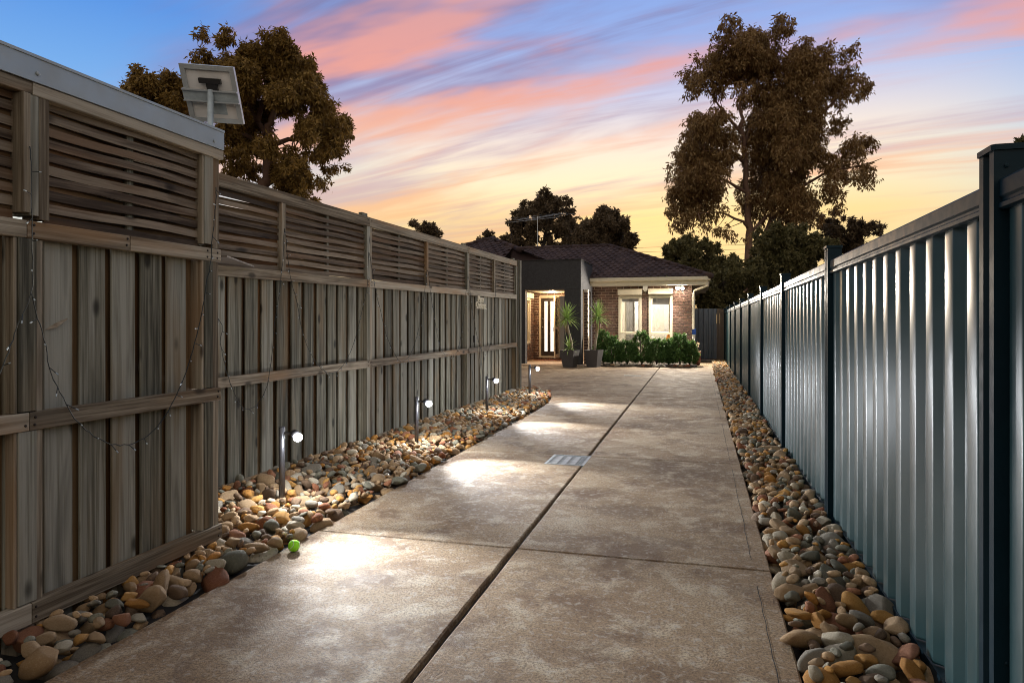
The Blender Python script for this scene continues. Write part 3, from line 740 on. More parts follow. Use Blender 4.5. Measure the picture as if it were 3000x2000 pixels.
# security box and flood light
al = HB(); al.box(-1.82, -1.67, 23.0, 23.08, 2.38, 2.53); al.box(-1.79, -1.70, 23.01, 23.07, 2.345, 2.379); al.build('sensor_box', M['white_paint'], house)
fl = empty('flood_light', (-.62-HX, 23.05-HY, 2.46)); fl.parent = house
MB().box(-.05,.05,-.03,.03,-.05,.06).build('bracket', M['white_paint'], fl)
for s_ in (-1, 1):
    Rm = Matrix.Translation((s_*.075, -.10, .0)) @ Matrix.Rotation(rad(125), 4, 'X')
    hd = MB().lathe([(.025,-.06),(.045,-.03),(.058,.03),(.06,.045)], 14, Rm).build('lamp_head', M['white_paint'], fl, True)
    MB().lathe([(.055,.046),(.050,.062),(.03,.076),(.008,.082)], 14, Rm).build('lens', M['flood_glow'], hd, True)
light('flood_lamp', 'SPOT', (0, -.22, -.02), 1700, (1, .90, .76), fl, (-.35, -1, -.55), .06, 172, .6)

# ---- roof
roof = empty('roof', (0, 0, 0)); roof.parent = house; roof['label'] = 'dark brown hipped roof of concrete tiles'
tm = MB(); prof = [(0,0),(.25,.010),(.5,.0),(.62,.022),(.80,.030),(1,.008)]
W_, L_ = .235, .285
v = []
for yy, zz in ((0, .014), (L_, 0)):
    v += [((p-.5)*W_, yy, q+zz) for p, q in prof]
n_ = len(prof)
v += [((p-.5)*W_, 0, q-.006) for p, q in prof]
tm.add(v, [(i,i+1,n_+i+1,n_+i) for i in range(n_-1)]+[(2*n_+i,2*n_+i+1,i+1,i) for i in range(n_-1)])
tile = tm.mesh('roof_tile', M['roof_tile'])
tiles_left = [290]; tst = MB()
def inside(p, poly):
    c = False; n = len(poly)
    for i in range(n):
        a, b = poly[i], poly[(i+1) % n]
        if (a[1] > p[1]) != (b[1] > p[1]) and p[0] < (b[0]-a[0])*(p[1]-a[1])/(b[1]-a[1])+a[0]: c = not c
    return c
def slope(poly3, e0, e1, solo, gauge=.25):
    """tile one roof plane; e0-e1 is its eave edge, left to right as seen from outside"""
    e0, e1 = Vector(e0), Vector(e1); ux = (e1-e0).normalized(); P = [Vector(p) for p in poly3]
    nrm = None
    far = max(P, key=lambda p: (p-e0-ux*(p-e0).dot(ux)).length); up = (far-e0-ux*(far-e0).dot(ux)).normalized(); nrm = ux.cross(up)
    loc2 = [((p-e0).dot(ux), (p-e0).dot(up)) for p in P]
    base_ = MB(); base_.add([p-nrm*.02-Vector((HX,HY,0)) for p in P], [tuple(range(len(P)))]); base_.build('roof_sheet', M['roof_tile'], roof)
    B_ = Matrix((ux, up, nrm)).transposed().to_4x4()
    u0, u1 = min(p[0] for p in loc2), max(p[0] for p in loc2); v1 = max(p[1] for p in loc2); r = 0; vv = .0
    while vv < v1-.1:
        uu = u0 + (W_/2 if r % 2 else 0)
        while uu < u1+W_:
            if inside((uu, vv+.12), loc2):
                T_ = Matrix.Translation(e0+ux*uu+up*vv-Vector((HX,HY,0))) @ B_ @ Matrix.Rotation(rad(1.5), 4, 'X')
                if solo and tiles_left[0] > 0:
                    tiles_left[0] -= 1; o = link('roof_tile', tile, roof); o.matrix_local = T_
                else: tst.add([T_ @ Vector(q) for q in tm.v], tm.f)
            uu += W_
        vv += gauge; r += 1
E0z, RZ = 2.79, 4.24
slope([(-5.2, 22.50, E0z), (.34, 22.50, E0z), (-3.30, 26.14, RZ), (-7.0, 26.14, RZ), (-5.2, 24.3, 3.5)], (-5.2, 22.50, E0z), (.34, 22.50, E0z), True)
slope([(.34, 22.50, E0z), (.34, 31.4, E0z), (-3.30, 28.0, RZ), (-3.30, 26.14, RZ)], (.34, 22.50, E0z), (.34, 31.4, E0z), False)
# wing over the porch: right plane trimmed behind the parapet, front plane beside it
slope([(-6.9, 22.5, 4.2), (-5.45, 21.0, 3.61), (-4.62, 21.0, 3.27), (-4.62, 26.0, 3.27), (-6.9, 26.6, 4.2)], (-4.62, 21.0, 3.27), (-4.62, 26.0, 3.27), True)
slope([(-6.9, 22.5, 4.2), (-10.3, 19.0, 2.79), (-5.85, 19.0, 2.79), (-5.85, 21.4, 3.77)], (-10.3, 19.0, 2.79), (-5.85, 19.0, 2.79), False)
slope([(-10.3, 31, 2.79), (-10.3, 19.0, 2.79), (-6.9, 22.5, 4.2), (-6.9, 31, 4.2)], (-10.3, 31, 2.79), (-10.3, 19.0, 2.79), False)
tri = MB(); tri.add([(p[0]-HX, p[1]-HY, p[2]) for p in ((-5.85,21.0,3.2),(-4.6,21.0,3.2),(-4.62,21.0,3.26),(-5.45,21.0,3.60),(-5.85,21.35,3.75))], [(0,1,2,3,4)]); tri.build('roof_flashing', M['roof_tile'], roof)
tag(MB.build(tst, 'tile_field', M['roof_tile'], roof), kind='stuff')
rc = MB()
def ridge(a, b):
    a, b = Vector(a)-Vector((HX,HY,0)), Vector(b)-Vector((HX,HY,0)); n = max(2, int((b-a).length/.36))
    for i in range(n):
        p, q = a.lerp(b, i/n), a.lerp(b, (i+1.12)/n); rc.tube([p+Vector((0,0,-.025)), q+Vector((0,0,-.035))], [.10, .088], 8)
ridge((-7.0, 26.14, RZ+.02), (-3.30, 26.14, RZ+.02)); ridge((.36, 22.48, E0z+.02), (-3.30, 26.14, RZ+.02)); ridge((-5.46, 21.02, 3.63), (-6.9, 22.5, 4.22)); ridge((-10.3, 19.0, 2.81), (-6.9, 22.5, 4.22)); ridge((-6.9, 22.5, 4.22), (-6.9, 26.6, 4.22))
tag(rc.build('ridge_caps', M['roof_tile'], roof, True), kind='stuff')
# left wing walls (behind the fence)
HB().box(-9.8, -5.82, 19.5, 19.7, -.1, 2.6).build('wing_wall', M['mortar'], house)

# aerial
an = empty('tv_aerial', (-6.35, 27.0, 4.2)); tag(an, 'thin metal television aerial on a mast above the roof ridge', 'antenna')
MB().tube([(0,0,-.3),(0,0,1.42)], .012, 6).build('mast', M['alu'], an)
for s_ in (-1, 1): MB().tube([(s_*.22,0,-.02),(0,0,.25)], .012, 5).build('stay', M['alu'], an)
MB().tube([(-.85,.1,1.33),(1.2,-.1,1.48)], .007, 5).build('boom', M['alu'], an)
for i in range(9):
    t = i/8; L = .55-.25*t; p = Vector((-.85+2.05*t, .1-.2*t, 1.33+.15*t)); MB().tube([p+Vector((-.25,-L,-.02)), p+Vector((.25,L,.02))], .004, 4).build('element', M['alu'], an)
MB().tube([(-1.25,0,1.22),(.9,0,1.36)], .006, 4).build('lower_boom', M['alu'], an)

# ================================================================== side gate
gate = empty('side_gate', (.165, 24.6, 0)); tag(gate, 'blue grey ribbed metal gate beside the house corner', 'gate')
gp = rib_panel(.80, .06, 1.80, .028, .09, .16); gp.v = [(b-.40, a, c) for a, b, c in gp.v]; gp.build('sheet', M['gate_blue'], gate)
MB().box(-.41,.41,.035,.07,.04,.09).build('bottom_bar', M['terracotta'], gate); MB().box(-.41,.41,.035,.07,1.74,1.79).build('top_bar', M['gate_blue'], gate)
MB().box(.41,.50,.0,.09,-.1,1.80).build('post', M['gate_post'], gate); MB().box(.505,.70,.02,.05,-.1,1.78).build('infill_board', M['gate_post'], gate)
bx = empty('plant_pot', (-.10, 21.9, 0)); tag(bx, 'red brown pot with a withered plant standing by the hedge end', 'plant pot')
MB().lathe([(.09,0),(.12,.05),(.135,.42),(.125,.42),(.11,.36),(.01,.36)], 14).build('pot', M['terracotta'], bx, True)
lf = MB()
for k in range(60):
    a, r_ = random.uniform(0, 6.28), random.uniform(.02,.14); p = Vector((r_*math.cos(a), r_*math.sin(a), random.uniform(.38,.70)))
    q = Vector((random.uniform(-1,1), random.uniform(-1,1), random.uniform(-.4,1))).normalized()*.07; s_ = q.orthogonal().normalized()*.018
    lf.add([p, p+q*.5+s_, p+q, p+q*.5-s_], [(0,1,2,3)])
lf.build('foliage', M['leaf_yucca_dry'], bx)
mp = empty('pole_pair', (-.20, 22.6, 0)); tag(mp, 'pair of white poles with a blue clip leaning by the downpipe', 'poles')
for dx in (0, .055): MB().tube([(dx-.05,-.1,.0),(dx,.10,.95)], .014, 6).build('pole', M['white_paint'], mp)
MB().box(-.03,.085,.08,.13,.93,1.10).build('clip', M['blue_plastic'], mp)

# ================================================================== garden bed and hedge
gb = MB().prism([(-3.2,20.52),(-.09,20.52),(-.09,23.09),(-3.2,23.09)], -.1, .03).build('garden_bed', M['soil']); tag(gb, kind='structure')

def leaf_mesh(name, P, D, S, Lh, Wd, mat):
    """P leaf bases (n,3), D directions, S side vectors, lengths, widths -> diamonds folded a little"""
    n = len(P); V = np.empty((n, 4, 3)); D = D*Lh[:,None]; S = S*Wd[:,None]; Nn = np.cross(D, S); Nn /= np.maximum(np.linalg.norm(Nn, axis=1), 1e-6)[:,None]
    V[:,0] = P; V[:,1] = P+D*.45+S+Nn*(Wd*.35)[:,None]; V[:,2] = P+D; V[:,3] = P+D*.45-S+Nn*(Wd*.35)[:,None]
    me = bpy.data.meshes.new(name); me.vertices.add(4*n); me.vertices.foreach_set('co', V.reshape(-1))
    me.loops.add(4*n); me.loops.foreach_set('vertex_index', np.arange(4*n, dtype=np.int32)); me.polygons.add(n)
    me.polygons.foreach_set('loop_start', np.arange(0, 4*n, 4, dtype=np.int32))
    try: me.polygons.foreach_set('loop_total', np.full(n, 4, dtype=np.int32))
    except Exception: pass
    me.materials.append(mat); me.update(calc_edges=True); me.validate(); return me
def unit_rows(a): return a/np.maximum(np.linalg.norm(a, axis=1), 1e-6)[:,None]

T = {}
T['gum']=((2.59,40.12),[(-1.58,17.86,0.6),(-1.69,17.09,0.76),(-3.22,16.0,0.6),(-2.89,15.24,0.65),(-3.33,14.91,0.44),(-0.38,17.42,0.87),(0.49,17.64,0.71),(1.36,17.64,0.71),(0.27,16.44,1.09),(-0.82,16.44,0.87),(-1.69,16.0,0.87),(1.15,16.44,0.98),(-1.91,14.91,0.65),(3.11,16.66,0.82),(4.09,16.77,0.65),(4.85,16.33,0.65),(3.54,15.78,0.98),(4.74,15.24,0.87),(5.83,15.46,0.71),(6.16,14.69,0.55),(5.51,14.37,0.65),(4.96,13.93,0.44),(2.45,15.68,0.98),(2.02,14.69,0.87),(2.89,14.26,0.87),(3.65,14.58,0.76),(1.15,14.37,0.87),(0.27,14.69,0.65),(-1.04,14.04,0.55),(-2.78,12.84,0.76),(-1.91,12.73,0.87),(-3.22,12.29,0.65),(-1.25,12.08,0.76),(-2.34,11.75,0.98),(-3.65,10.99,0.76),(-2.89,10.66,0.98),(-1.8,10.77,0.87),(-1.04,10.99,0.65),(-3.98,10.22,0.65),(-3.22,9.68,0.98),(-2.13,9.46,0.98),(-4.09,8.8,0.65),(-3.33,8.59,0.87),(-2.34,8.37,0.76),(-4.31,7.82,0.49),(-3.98,7.17,0.49),(-3.22,7.5,0.65),(-3.0,6.62,0.38),(-1.91,7.71,0.55),(-1.69,6.73,0.44),(-1.04,6.51,0.38),(-0.6,6.19,0.38),(0.49,12.73,0.87),(1.36,13.17,0.98),(2.24,13.38,0.87),(3.11,13.17,0.87),(3.98,12.73,0.65),(4.96,12.73,0.55),(5.29,12.95,0.38),(1.15,12.08,0.87),(2.02,11.86,0.98),(3.0,12.08,0.98),(3.87,11.42,0.87),(0.6,10.99,0.76),(1.58,10.55,0.98),(2.56,10.77,0.87),(3.33,10.55,0.76),(3.98,10.22,0.65),(0.93,9.46,0.87),(1.8,9.24,0.98),(2.78,9.13,0.87),(3.65,9.24,0.65),(0.27,8.37,0.55),(1.15,8.15,0.87),(2.13,8.04,0.87),(3.11,8.15,0.87),(3.98,8.48,0.65),(4.53,7.82,0.49),(2.45,7.17,0.65),(3.33,7.28,0.55),(5.18,10.99,0.6),(5.83,11.64,0.49),(6.49,11.75,0.55),(7.03,11.64,0.44),(6.05,10.77,0.65),(5.29,10.11,0.55),(6.16,10.0,0.55),(6.93,10.0,0.49),(7.25,9.57,0.33),(5.07,9.46,0.49),(5.18,8.91,0.27),(6.49,9.46,0.44)],[[(0.0,0),(0.0,4.66),(0.08,6.4),(-0.03,7.82),(-0.11,9.46),(-0.22,11.64),(-0.36,12.73),(-0.43,13.82),(-0.33,15.13),(0.05,17.09)],[(0.49,0),(1.04,6.19),(1.36,7.28),(1.69,8.8),(1.91,10.55),(2.24,12.73),(2.89,14.91),(3.33,16.22)],[(0.0,6.84),(-0.38,7.17),(-1.91,7.66),(-3.22,7.5)],[(-0.19,11.64),(0.27,12.95),(0.71,14.48),(1.15,16.55)],[(-0.19,12.08),(-1.25,13.38),(-1.91,14.15),(-2.89,15.57)],[(1.36,7.28),(2.78,9.02),(4.42,10.0),(6.05,10.22),(7.03,10.55)],[(2.89,12.73),(4.42,13.6),(5.4,14.69),(5.94,15.35)],[(-0.16,10.55),(-1.25,11.2),(-2.89,10.99)],[(-0.11,8.91),(-1.36,9.68),(-3.22,9.46)],[(0.05,6.51),(1.04,7.5),(2.13,8.37),(3.11,8.37)]])
T['left']=((-9.94,13.86),[(-3.2,7.07,0.2),(-3.34,6.98,0.12),(-2.91,7.22,0.23),(-2.73,7.3,0.17),(-2.38,7.3,0.2),(-2.12,7.25,0.2),(-3.0,6.9,0.26),(-2.65,6.96,0.29),(-2.3,6.96,0.29),(-1.95,7.07,0.29),(-2.82,6.67,0.23),(-2.47,6.61,0.29),(-2.06,6.61,0.32),(-1.83,6.32,0.23),(-1.34,7.65,0.15),(-1.19,7.74,0.17),(-0.9,7.89,0.2),(-0.67,7.92,0.17),(-0.41,7.94,0.2),(-0.26,7.89,0.17),(0.09,7.97,0.2),(0.38,7.94,0.23),(0.7,8.0,0.2),(0.9,7.89,0.2),(-1.08,7.54,0.23),(-0.73,7.6,0.32),(-0.32,7.57,0.35),(0.09,7.6,0.35),(0.49,7.62,0.35),(0.9,7.6,0.29),(1.13,7.68,0.2),(1.19,7.45,0.2),(-1.25,7.3,0.23),(-0.79,7.19,0.32),(-0.35,7.13,0.35),(0.09,7.16,0.35),(0.49,7.25,0.32),(0.9,7.22,0.32),(1.25,7.16,0.26),(1.37,6.96,0.23),(1.48,6.78,0.17),(-0.35,6.67,0.32),(0.03,6.78,0.29),(0.44,6.84,0.26),(0.84,6.84,0.29),(1.19,6.72,0.26),(1.54,6.61,0.23),(1.77,6.61,0.17),(1.89,6.49,0.17),(-0.41,6.26,0.29),(-0.15,6.37,0.23),(0.84,6.46,0.26),(1.19,6.37,0.23),(1.48,6.32,0.23),(1.8,6.26,0.2),(2.01,6.17,0.17),(2.09,6.03,0.15),(-0.64,5.91,0.26),(-0.26,5.91,0.26),(-0.41,5.56,0.23),(-0.09,5.68,0.2),(1.25,6.0,0.23),(1.54,5.97,0.23),(1.83,5.91,0.2),(1.98,5.79,0.15),(1.19,5.68,0.2),(1.48,5.62,0.23),(1.77,5.56,0.2),(1.89,5.39,0.12),(1.37,5.33,0.17),(1.6,5.27,0.15),(1.42,5.07,0.12),(-0.61,5.39,0.23),(-0.35,5.15,0.23),(-0.12,5.33,0.17),(-0.73,5.04,0.17),(0.61,5.33,0.26),(0.79,5.44,0.2),(0.49,5.09,0.26),(0.84,5.12,0.26),(1.05,4.98,0.2),(0.67,4.8,0.26),(1.02,4.72,0.2),(0.84,4.45,0.23),(1.19,4.4,0.15),(1.31,4.31,0.12),(0.55,4.57,0.2),(1.37,4.8,0.1),(1.51,4.75,0.07)],[[(-0.12,0.91),(0.06,4.57),(0.2,4.92),(0.25,5.41),(0.26,5.85),(0.32,6.14),(0.47,6.58),(0.55,7.3),(0.67,7.74)],[(0.29,5.65),(0.67,5.82),(1.02,5.91),(1.48,6.14),(1.83,6.26)],[(0.26,5.85),(-0.06,6.26),(-0.35,6.72),(-0.79,7.16),(-1.08,7.45)],[(0.25,5.41),(-0.2,5.85),(-1.08,6.43),(-1.95,6.84),(-2.82,6.96)],[(0.38,6.43),(0.84,6.84),(1.25,7.01)],[(0.12,4.75),(0.47,4.98),(0.81,5.04)],[(-0.06,6.26),(0.03,7.01),(-0.06,7.6)]])
T['midA']=((-9.69,42.97),[(0.0,9.56,0.34),(0.2,9.29,0.4),(-0.2,9.09,0.4),(0.54,9.09,0.4),(-1.35,8.95,0.17),(-0.74,8.75,0.4),(-1.35,8.55,0.4),(1.41,9.09,0.24),(1.55,8.75,0.3),(1.01,8.75,0.4),(-1.82,8.15,0.4),(-1.14,8.08,0.54),(-0.34,8.35,0.54),(0.47,8.41,0.47),(1.68,8.28,0.4),(1.88,7.81,0.4),(-2.09,7.61,0.34),(-1.48,7.4,0.54),(-2.02,7.2,0.34),(-0.67,7.54,0.47),(0.2,7.67,0.4),(1.14,7.81,0.47),(1.68,7.27,0.54),(1.01,7.14,0.54),(-2.36,6.73,0.34),(-1.68,6.6,0.47),(-0.81,6.6,0.47),(0.2,6.87,0.4),(0.67,6.46,0.4),(1.35,6.46,0.47)],[[(0.0,0),(0.0,6.06),(0.07,7.2),(0.13,8.55),(0.07,9.42)],[(0.0,6.06),(-0.67,7.2),(-1.35,8.21)],[(0.03,6.46),(0.88,7.54),(1.48,8.68)],[(0.0,5.92),(-1.01,6.46),(-1.82,7.0)],[(0.03,6.19),(1.01,6.87),(1.68,7.4)]])
T['midB']=((-5.52,41.00),[(0.13,8.12,0.28),(-0.13,7.93,0.31),(0.69,7.87,0.28),(0.31,7.62,0.44),(-0.31,7.55,0.38),(0.94,7.43,0.31),(-1.0,7.3,0.31),(-1.32,7.11,0.31),(-0.63,6.99,0.5),(0.13,6.99,0.5),(0.82,6.93,0.44),(1.13,6.93,0.25),(-1.44,6.61,0.44),(-0.82,6.49,0.5),(-0.06,6.42,0.5),(0.69,6.42,0.5),(1.25,6.42,0.31),(1.51,6.36,0.31),(1.57,6.05,0.31),(1.69,5.8,0.22),(-1.57,6.11,0.38),(-0.94,5.98,0.44),(-0.19,5.92,0.44),(0.75,5.92,0.44),(1.25,5.86,0.38)],[[(0.0,0),(0.0,5.61),(0.06,6.61),(0.19,7.87)],[(0.0,5.61),(-0.63,6.49),(-1.07,7.18)],[(0.01,5.86),(0.69,6.61),(1.0,7.3)],[(0.01,5.61),(0.94,5.92),(1.57,6.17)]])
T['smallC']=((-18.43,44.71),[(-0.95,8.25,0.26),(-0.73,8.11,0.22),(0.07,8.25,0.33),(-0.07,8.03,0.29),(0.37,7.96,0.29),(0.73,7.81,0.18),(-0.29,7.89,0.37),(0.66,7.52,0.29),(-0.66,7.52,0.37),(0.07,7.37,0.44)],[[(0.0,0.03),(0.0,6.93),(0.04,8.25)],[(0.0,6.93),(-0.81,8.18)],[(0.0,6.93),(0.66,7.74)]])
T['smallD']=((-13.80,43.91),[(-0.07,7.33,0.25),(0.28,7.19,0.21),(-0.49,6.98,0.18),(-0.07,6.98,0.32)],[[(0.0,0.08),(0.0,6.42),(-0.07,7.33)],[(0.0,6.42),(0.28,7.19)]])
T['bushE']=((-0.26,34.15),[(-0.28,5.26,0.38),(-1.14,4.98,0.43),(-0.66,4.79,0.57),(0.09,4.98,0.47),(0.76,4.88,0.47),(1.23,4.6,0.33),(-0.19,4.31,0.57),(0.76,4.12,0.57),(1.33,4.12,0.47),(-0.95,4.31,0.47),(0.28,3.46,0.66),(-0.47,3.65,0.57),(1.04,3.37,0.57)],[[(0.0,0),(0.0,3.18),(-0.09,4.6)],[(0.0,3.18),(0.76,4.6)],[(0.0,3.18),(-0.85,4.69)]])
T['bushF']=((1.38,30.46),[(0.33,3.61,0.5),(-0.33,3.2,0.58),(0.67,3.2,0.5),(0.0,2.7,0.5),(-0.83,2.7,0.42),(0.83,3.53,0.42),(-0.58,2.2,0.58),(0.33,2.2,0.58),(-1.17,2.2,0.42),(1.0,2.78,0.42)],[[(0.0,0),(0.0,2.12),(0.17,3.36)],[(0.0,2.12),(-0.58,3.03)]])
T['bushG']=((3.70,33.17),[(-0.71,5.02,0.62),(0.0,5.11,0.71),(0.71,5.02,0.62),(-1.16,4.57,0.53),(-0.27,4.4,0.8),(0.71,4.31,0.8),(1.42,4.57,0.62),(-0.71,3.77,0.71),(0.18,3.6,0.71),(1.07,3.77,0.53),(-1.07,3.15,0.53),(-0.18,3.06,0.44),(-0.71,2.62,0.53)],[[(0.0,0),(0.0,3.06),(0.0,4.84)],[(0.0,3.06),(-0.8,4.57)],[(0.0,3.06),(0.89,4.75)]])
T['bushH']=((8.21,43.74),[(-1.03,6.67,0.57),(-0.34,7.25,0.46),(0.11,6.56,0.69),(0.8,6.79,0.52),(1.49,6.9,0.46),(1.95,6.67,0.29),(-0.57,5.87,0.69),(0.57,5.98,0.69),(-1.49,6.1,0.57),(-0.92,7.48,0.52)],[[(0.0,0),(0.0,4.72),(0.0,6.67)],[(0.0,4.72),(-0.92,7.02)],[(0.0,4.72),(1.49,6.79)]])
T['edgeI']=((7.01,17.49),[(-0.22,5.21,0.21),(0.0,5.09,0.34),(-0.26,5.02,0.19),(0.22,5.25,0.38),(0.07,4.79,0.45),(0.45,4.87,0.45)],[[(0.0,0.15),(0.0,3.89),(-0.04,5.09)],[(0.0,3.89),(0.3,5.09)]])

def tree(name, key, label, depth, nleaf, leafL, leafW, mat, bark, rbase, group=None, hang=.7, seed=1, sprays=7, solid=1.0):
    rg = np.random.default_rng(seed); (bx_, by_), clumps, paths = T[key]
    ang = YAW; t = empty(name, (bx_, by_, 0), ang); tag(t, label, 'tree' if 'tree' in name else 'shrub', group)
    C = np.array([(c[0], 0, c[1]) for c in clumps]); R_ = np.array([c[2] for c in clumps])*.97
    xc = C[:,0].mean(); w = max(1e-3, (C[:,0].max()-C[:,0].min())/2 + R_.max())
    rel = np.clip(1-((C[:,0]-xc)/w)**2, .05, 1)**.5
    C[:,1] = rg.uniform(-1, 1, len(C))*rel*depth
    # duplicate clumps through the depth of the crown
    C2 = C.copy(); C2[:,1] = -C[:,1]*rg.uniform(.4,1,len(C)) + rg.normal(0,.1*depth,len(C)); C2[:,0] += rg.normal(0,.25,len(C))*R_; C2[:,2] += rg.normal(0,.2,len(C))*R_
    CC = np.vstack([C, C2]); RR = np.concatenate([R_, R_*.85])
    # sprays: small drooping bunches inside each clump
    wts = RR**2; wts = wts/wts.sum(); ns = sprays*len(CC)
    ci = rg.choice(len(CC), ns, p=wts); dv = unit_rows(rg.normal(size=(ns,3))); rr = rg.uniform(0,1,ns)**.42
    SP = CC[ci] + dv*(RR[ci]*rr*1.12)[:,None]; sr = RR[ci]*rg.uniform(.10,.30,ns)
    li = rg.choice(ns, nleaf, p=sr**1.6/np.sum(sr**1.6)); ld = rg.normal(size=(nleaf,3)); ld = unit_rows(ld)*(rg.uniform(0,1,nleaf)**.5)[:,None]
    ld[:,2] *= 1.25; P = SP[li] + ld*sr[li][:,None]
    D = unit_rows(rg.normal(size=(nleaf,3))*(1-hang*.55) + np.array((0,0,-1.0))*hang + ld*.5)
    S = unit_rows(np.cross(D, rg.normal(size=(nleaf,3))))
    me = leaf_mesh('crown', P, D, S, leafL*rg.uniform(.6,1.35,nleaf), leafW*rg.uniform(.6,1.3,nleaf), M[mat])
    link('crown', me, t)
    tr = MB(); py = {}
    for i, p in enumerate(paths):
        r0 = rbase*(1 if i == 0 else (.75 if p[0][1] < .5 else .42)); n = len(p)
        yy0 = 0 if i == 0 else rg.uniform(-.1,.1); yend = rg.uniform(-.6,.6)*depth if i else rg.uniform(-.2,.2)*depth
        pts = []
        for k, (a, b) in enumerate(p): pts.append((a, yend*(k/(n-1))**1.3 + (0 if k == 0 else rg.normal(0,.03)), b if b > .2 or k else -.1))
        # finer, slightly crooked
        fin = []; fr_ = []
        for k in range(n-1):
            for q in range(3):
                tt = q/3; fin.append(Vector(pts[k]).lerp(Vector(pts[k+1]), tt)+Vector(rg.normal(0, r0*.18, 3))*(1 if k or q else 0)); fr_.append(max(.012, r0*(1-.86*((k+tt)/(n-1)))))
        fin.append(Vector(pts[-1])); fr_.append(max(.01, r0*.12)); tr.tube(fin, fr_, 8)
        # twigs towards nearby clumps
        for _ in range(5 if nleaf > 9000 else 2):
            q = fin[rg.integers(len(fin)//3, len(fin))]; dd = np.linalg.norm(CC-np.array(q), axis=1); j = rg.choice(np.argsort(dd)[:8]); e = Vector(CC[j])
            if (e-q).length > 2.2 or RR[j] < .3*RR.max(): continue
            mm = q.lerp(e, .5)+Vector((0,0,-.04*(e-q).length))
            tr.tube([q, mm, e], [r0*.16+.01, r0*.10+.008, .006], 5)
    link('trunk', tr.mesh('trunk', M[bark], True), t)
    if nleaf > 60000: t.scale = (.962, .962, .962)
    return t
tree('gum_tree', 'gum', 'very tall bushy gum tree with pale trunk rising behind the house corner', 2.4, 130000, .25, .038, 'leaf_gum', 'bark', .26, hang=.9, seed=3, sprays=60)
tree('broad_tree', 'left', 'broad brown leaved tree rising behind the solar panel and timber fence', 1.5, 130000, .12, .020, 'leaf_left', 'bark_left', .17, hang=.75, seed=4, sprays=60)
tree('round_tree', 'midA', 'dark open crowned tree behind the roof beside the aerial', 1.5, 30000, .22, .048, 'leaf_far', 'bark_dark', .15, seed=5, sprays=10)
tree('round_tree', 'midB', 'dark rounded tree behind the right end of the roof ridge', 1.5, 34000, .22, .048, 'leaf_far', 'bark_dark', .14, seed=6, sprays=12)
tree('small_tree', 'smallC', 'small distant treetop just showing above the paling fence', .7, 7000, .20, .046, 'leaf_far', 'bark_dark', .09, seed=7)
tree('small_tree', 'smallD', 'tiny sparse treetop peeping over the peak of the left roof', .4, 3000, .18, .04, 'leaf_far', 'bark_dark', .07, seed=8)
tree('shade_tree', 'bushE', 'low dark green tree just right of the roof under the gum', 1.0, 34000, .17, .046, 'leaf_dark', 'bark_dark', .12, seed=9, sprays=12, hang=.5)
tree('shade_tree', 'bushF', 'dark green shrub tree filling the gap above the side gate', 1.0, 34000, .16, .042, 'leaf_dark', 'bark_dark', .10, seed=10, sprays=12, hang=.5)
tree('shade_tree', 'bushG', 'wide dark tree at the foot of the gum trunk above the steel fence', 1.3, 44000, .18, .046, 'leaf_dark', 'bark_dark', .12, seed=11, sprays=12, hang=.5)
tree('shade_tree', 'bushH', 'thin leaved brown tree beyond the steel fence right of the gum', 1.2, 16000, .22, .042, 'leaf_far', 'bark_dark', .12, seed=12, sprays=9)
tree('shade_tree', 'edgeI', 'tree top just showing over the tall capped steel post', .6, 12000, .12, .03, 'leaf_dark', 'bark_dark', .08, seed=13, hang=.4)

def shrub(x_, y_, hgt, wid, label, n, seed):
    rg = np.random.default_rng(seed); t = empty('box_shrub', (x_, y_, .03)); tag(t, label, 'shrub', 'box shrubs along the front wall')
    ns = 260; ph = rg.uniform(0, 2*np.pi, ns); zz = rg.uniform(0, 1, ns); prof = wid*np.clip(1.05-(zz**2.2)*.78, .1, 1)*(.72+.28*np.minimum(1, zz*6))
    rr = prof*rg.uniform(.45, 1.0, ns)**.6; SP = np.stack([rr*np.cos(ph), rr*np.sin(ph)*.9, zz*hgt*.93+.03], 1)
    li = rg.integers(0, ns, n); up = np.stack([np.cos(ph)*.45, np.sin(ph)*.45, np.full(ns, .9)], 1)[li]; tt = rg.uniform(0, 1, n)
    P = SP[li] + up*(tt*.11)[:,None] + rg.normal(0, .014, (n,3)); P[:,2] = np.maximum(P[:,2], .02)
    D = unit_rows(up*.6 + rg.normal(size=(n,3))*.75); S = unit_rows(np.cross(D, rg.normal(size=(n,3))))
    link('foliage', leaf_mesh('foliage', P, D, S, .040*rg.uniform(.7,1.3,n), .012*rg.uniform(.7,1.3,n), M['leaf_box']), t)
    m = MB()
    for k in range(3): m.tube([(0,0,-.05),(.05*math.cos(k*2.1),.05*math.sin(k*2.1),hgt*.4),(.10*math.cos(k*2.1),.1*math.sin(k*2.1),hgt*.8)], [.02,.014,.006], 5)
    m.build('stem', M['bark_dark'], t)
for i, (a, b, c, d, e) in enumerate([(-2.93, 21.45, 1.02, .30, 'tall box shrub beside the second potted yucca'), (-2.62, 21.25, .80, .36, 'low box shrub below the left edge of the first window'), (-2.16, 21.25, .66, .36, 'lowest box shrub under the first window'),
    (-1.72, 21.30, .98, .32, 'pointed box shrub between the two windows'), (-1.27, 21.25, .72, .36, 'broad box shrub under the second window'), (-.92, 21.45, .74, .28, 'small box shrub under the right side of the second window'), (-.58, 21.25, .90, .34, 'tall rounded box shrub at the wall right of the windows'), (-.30, 21.35, .66, .26, 'last box shrub at the hedge end by the red pot')]):
    shrub(a, b, c, d, e, 8500, 40+i)

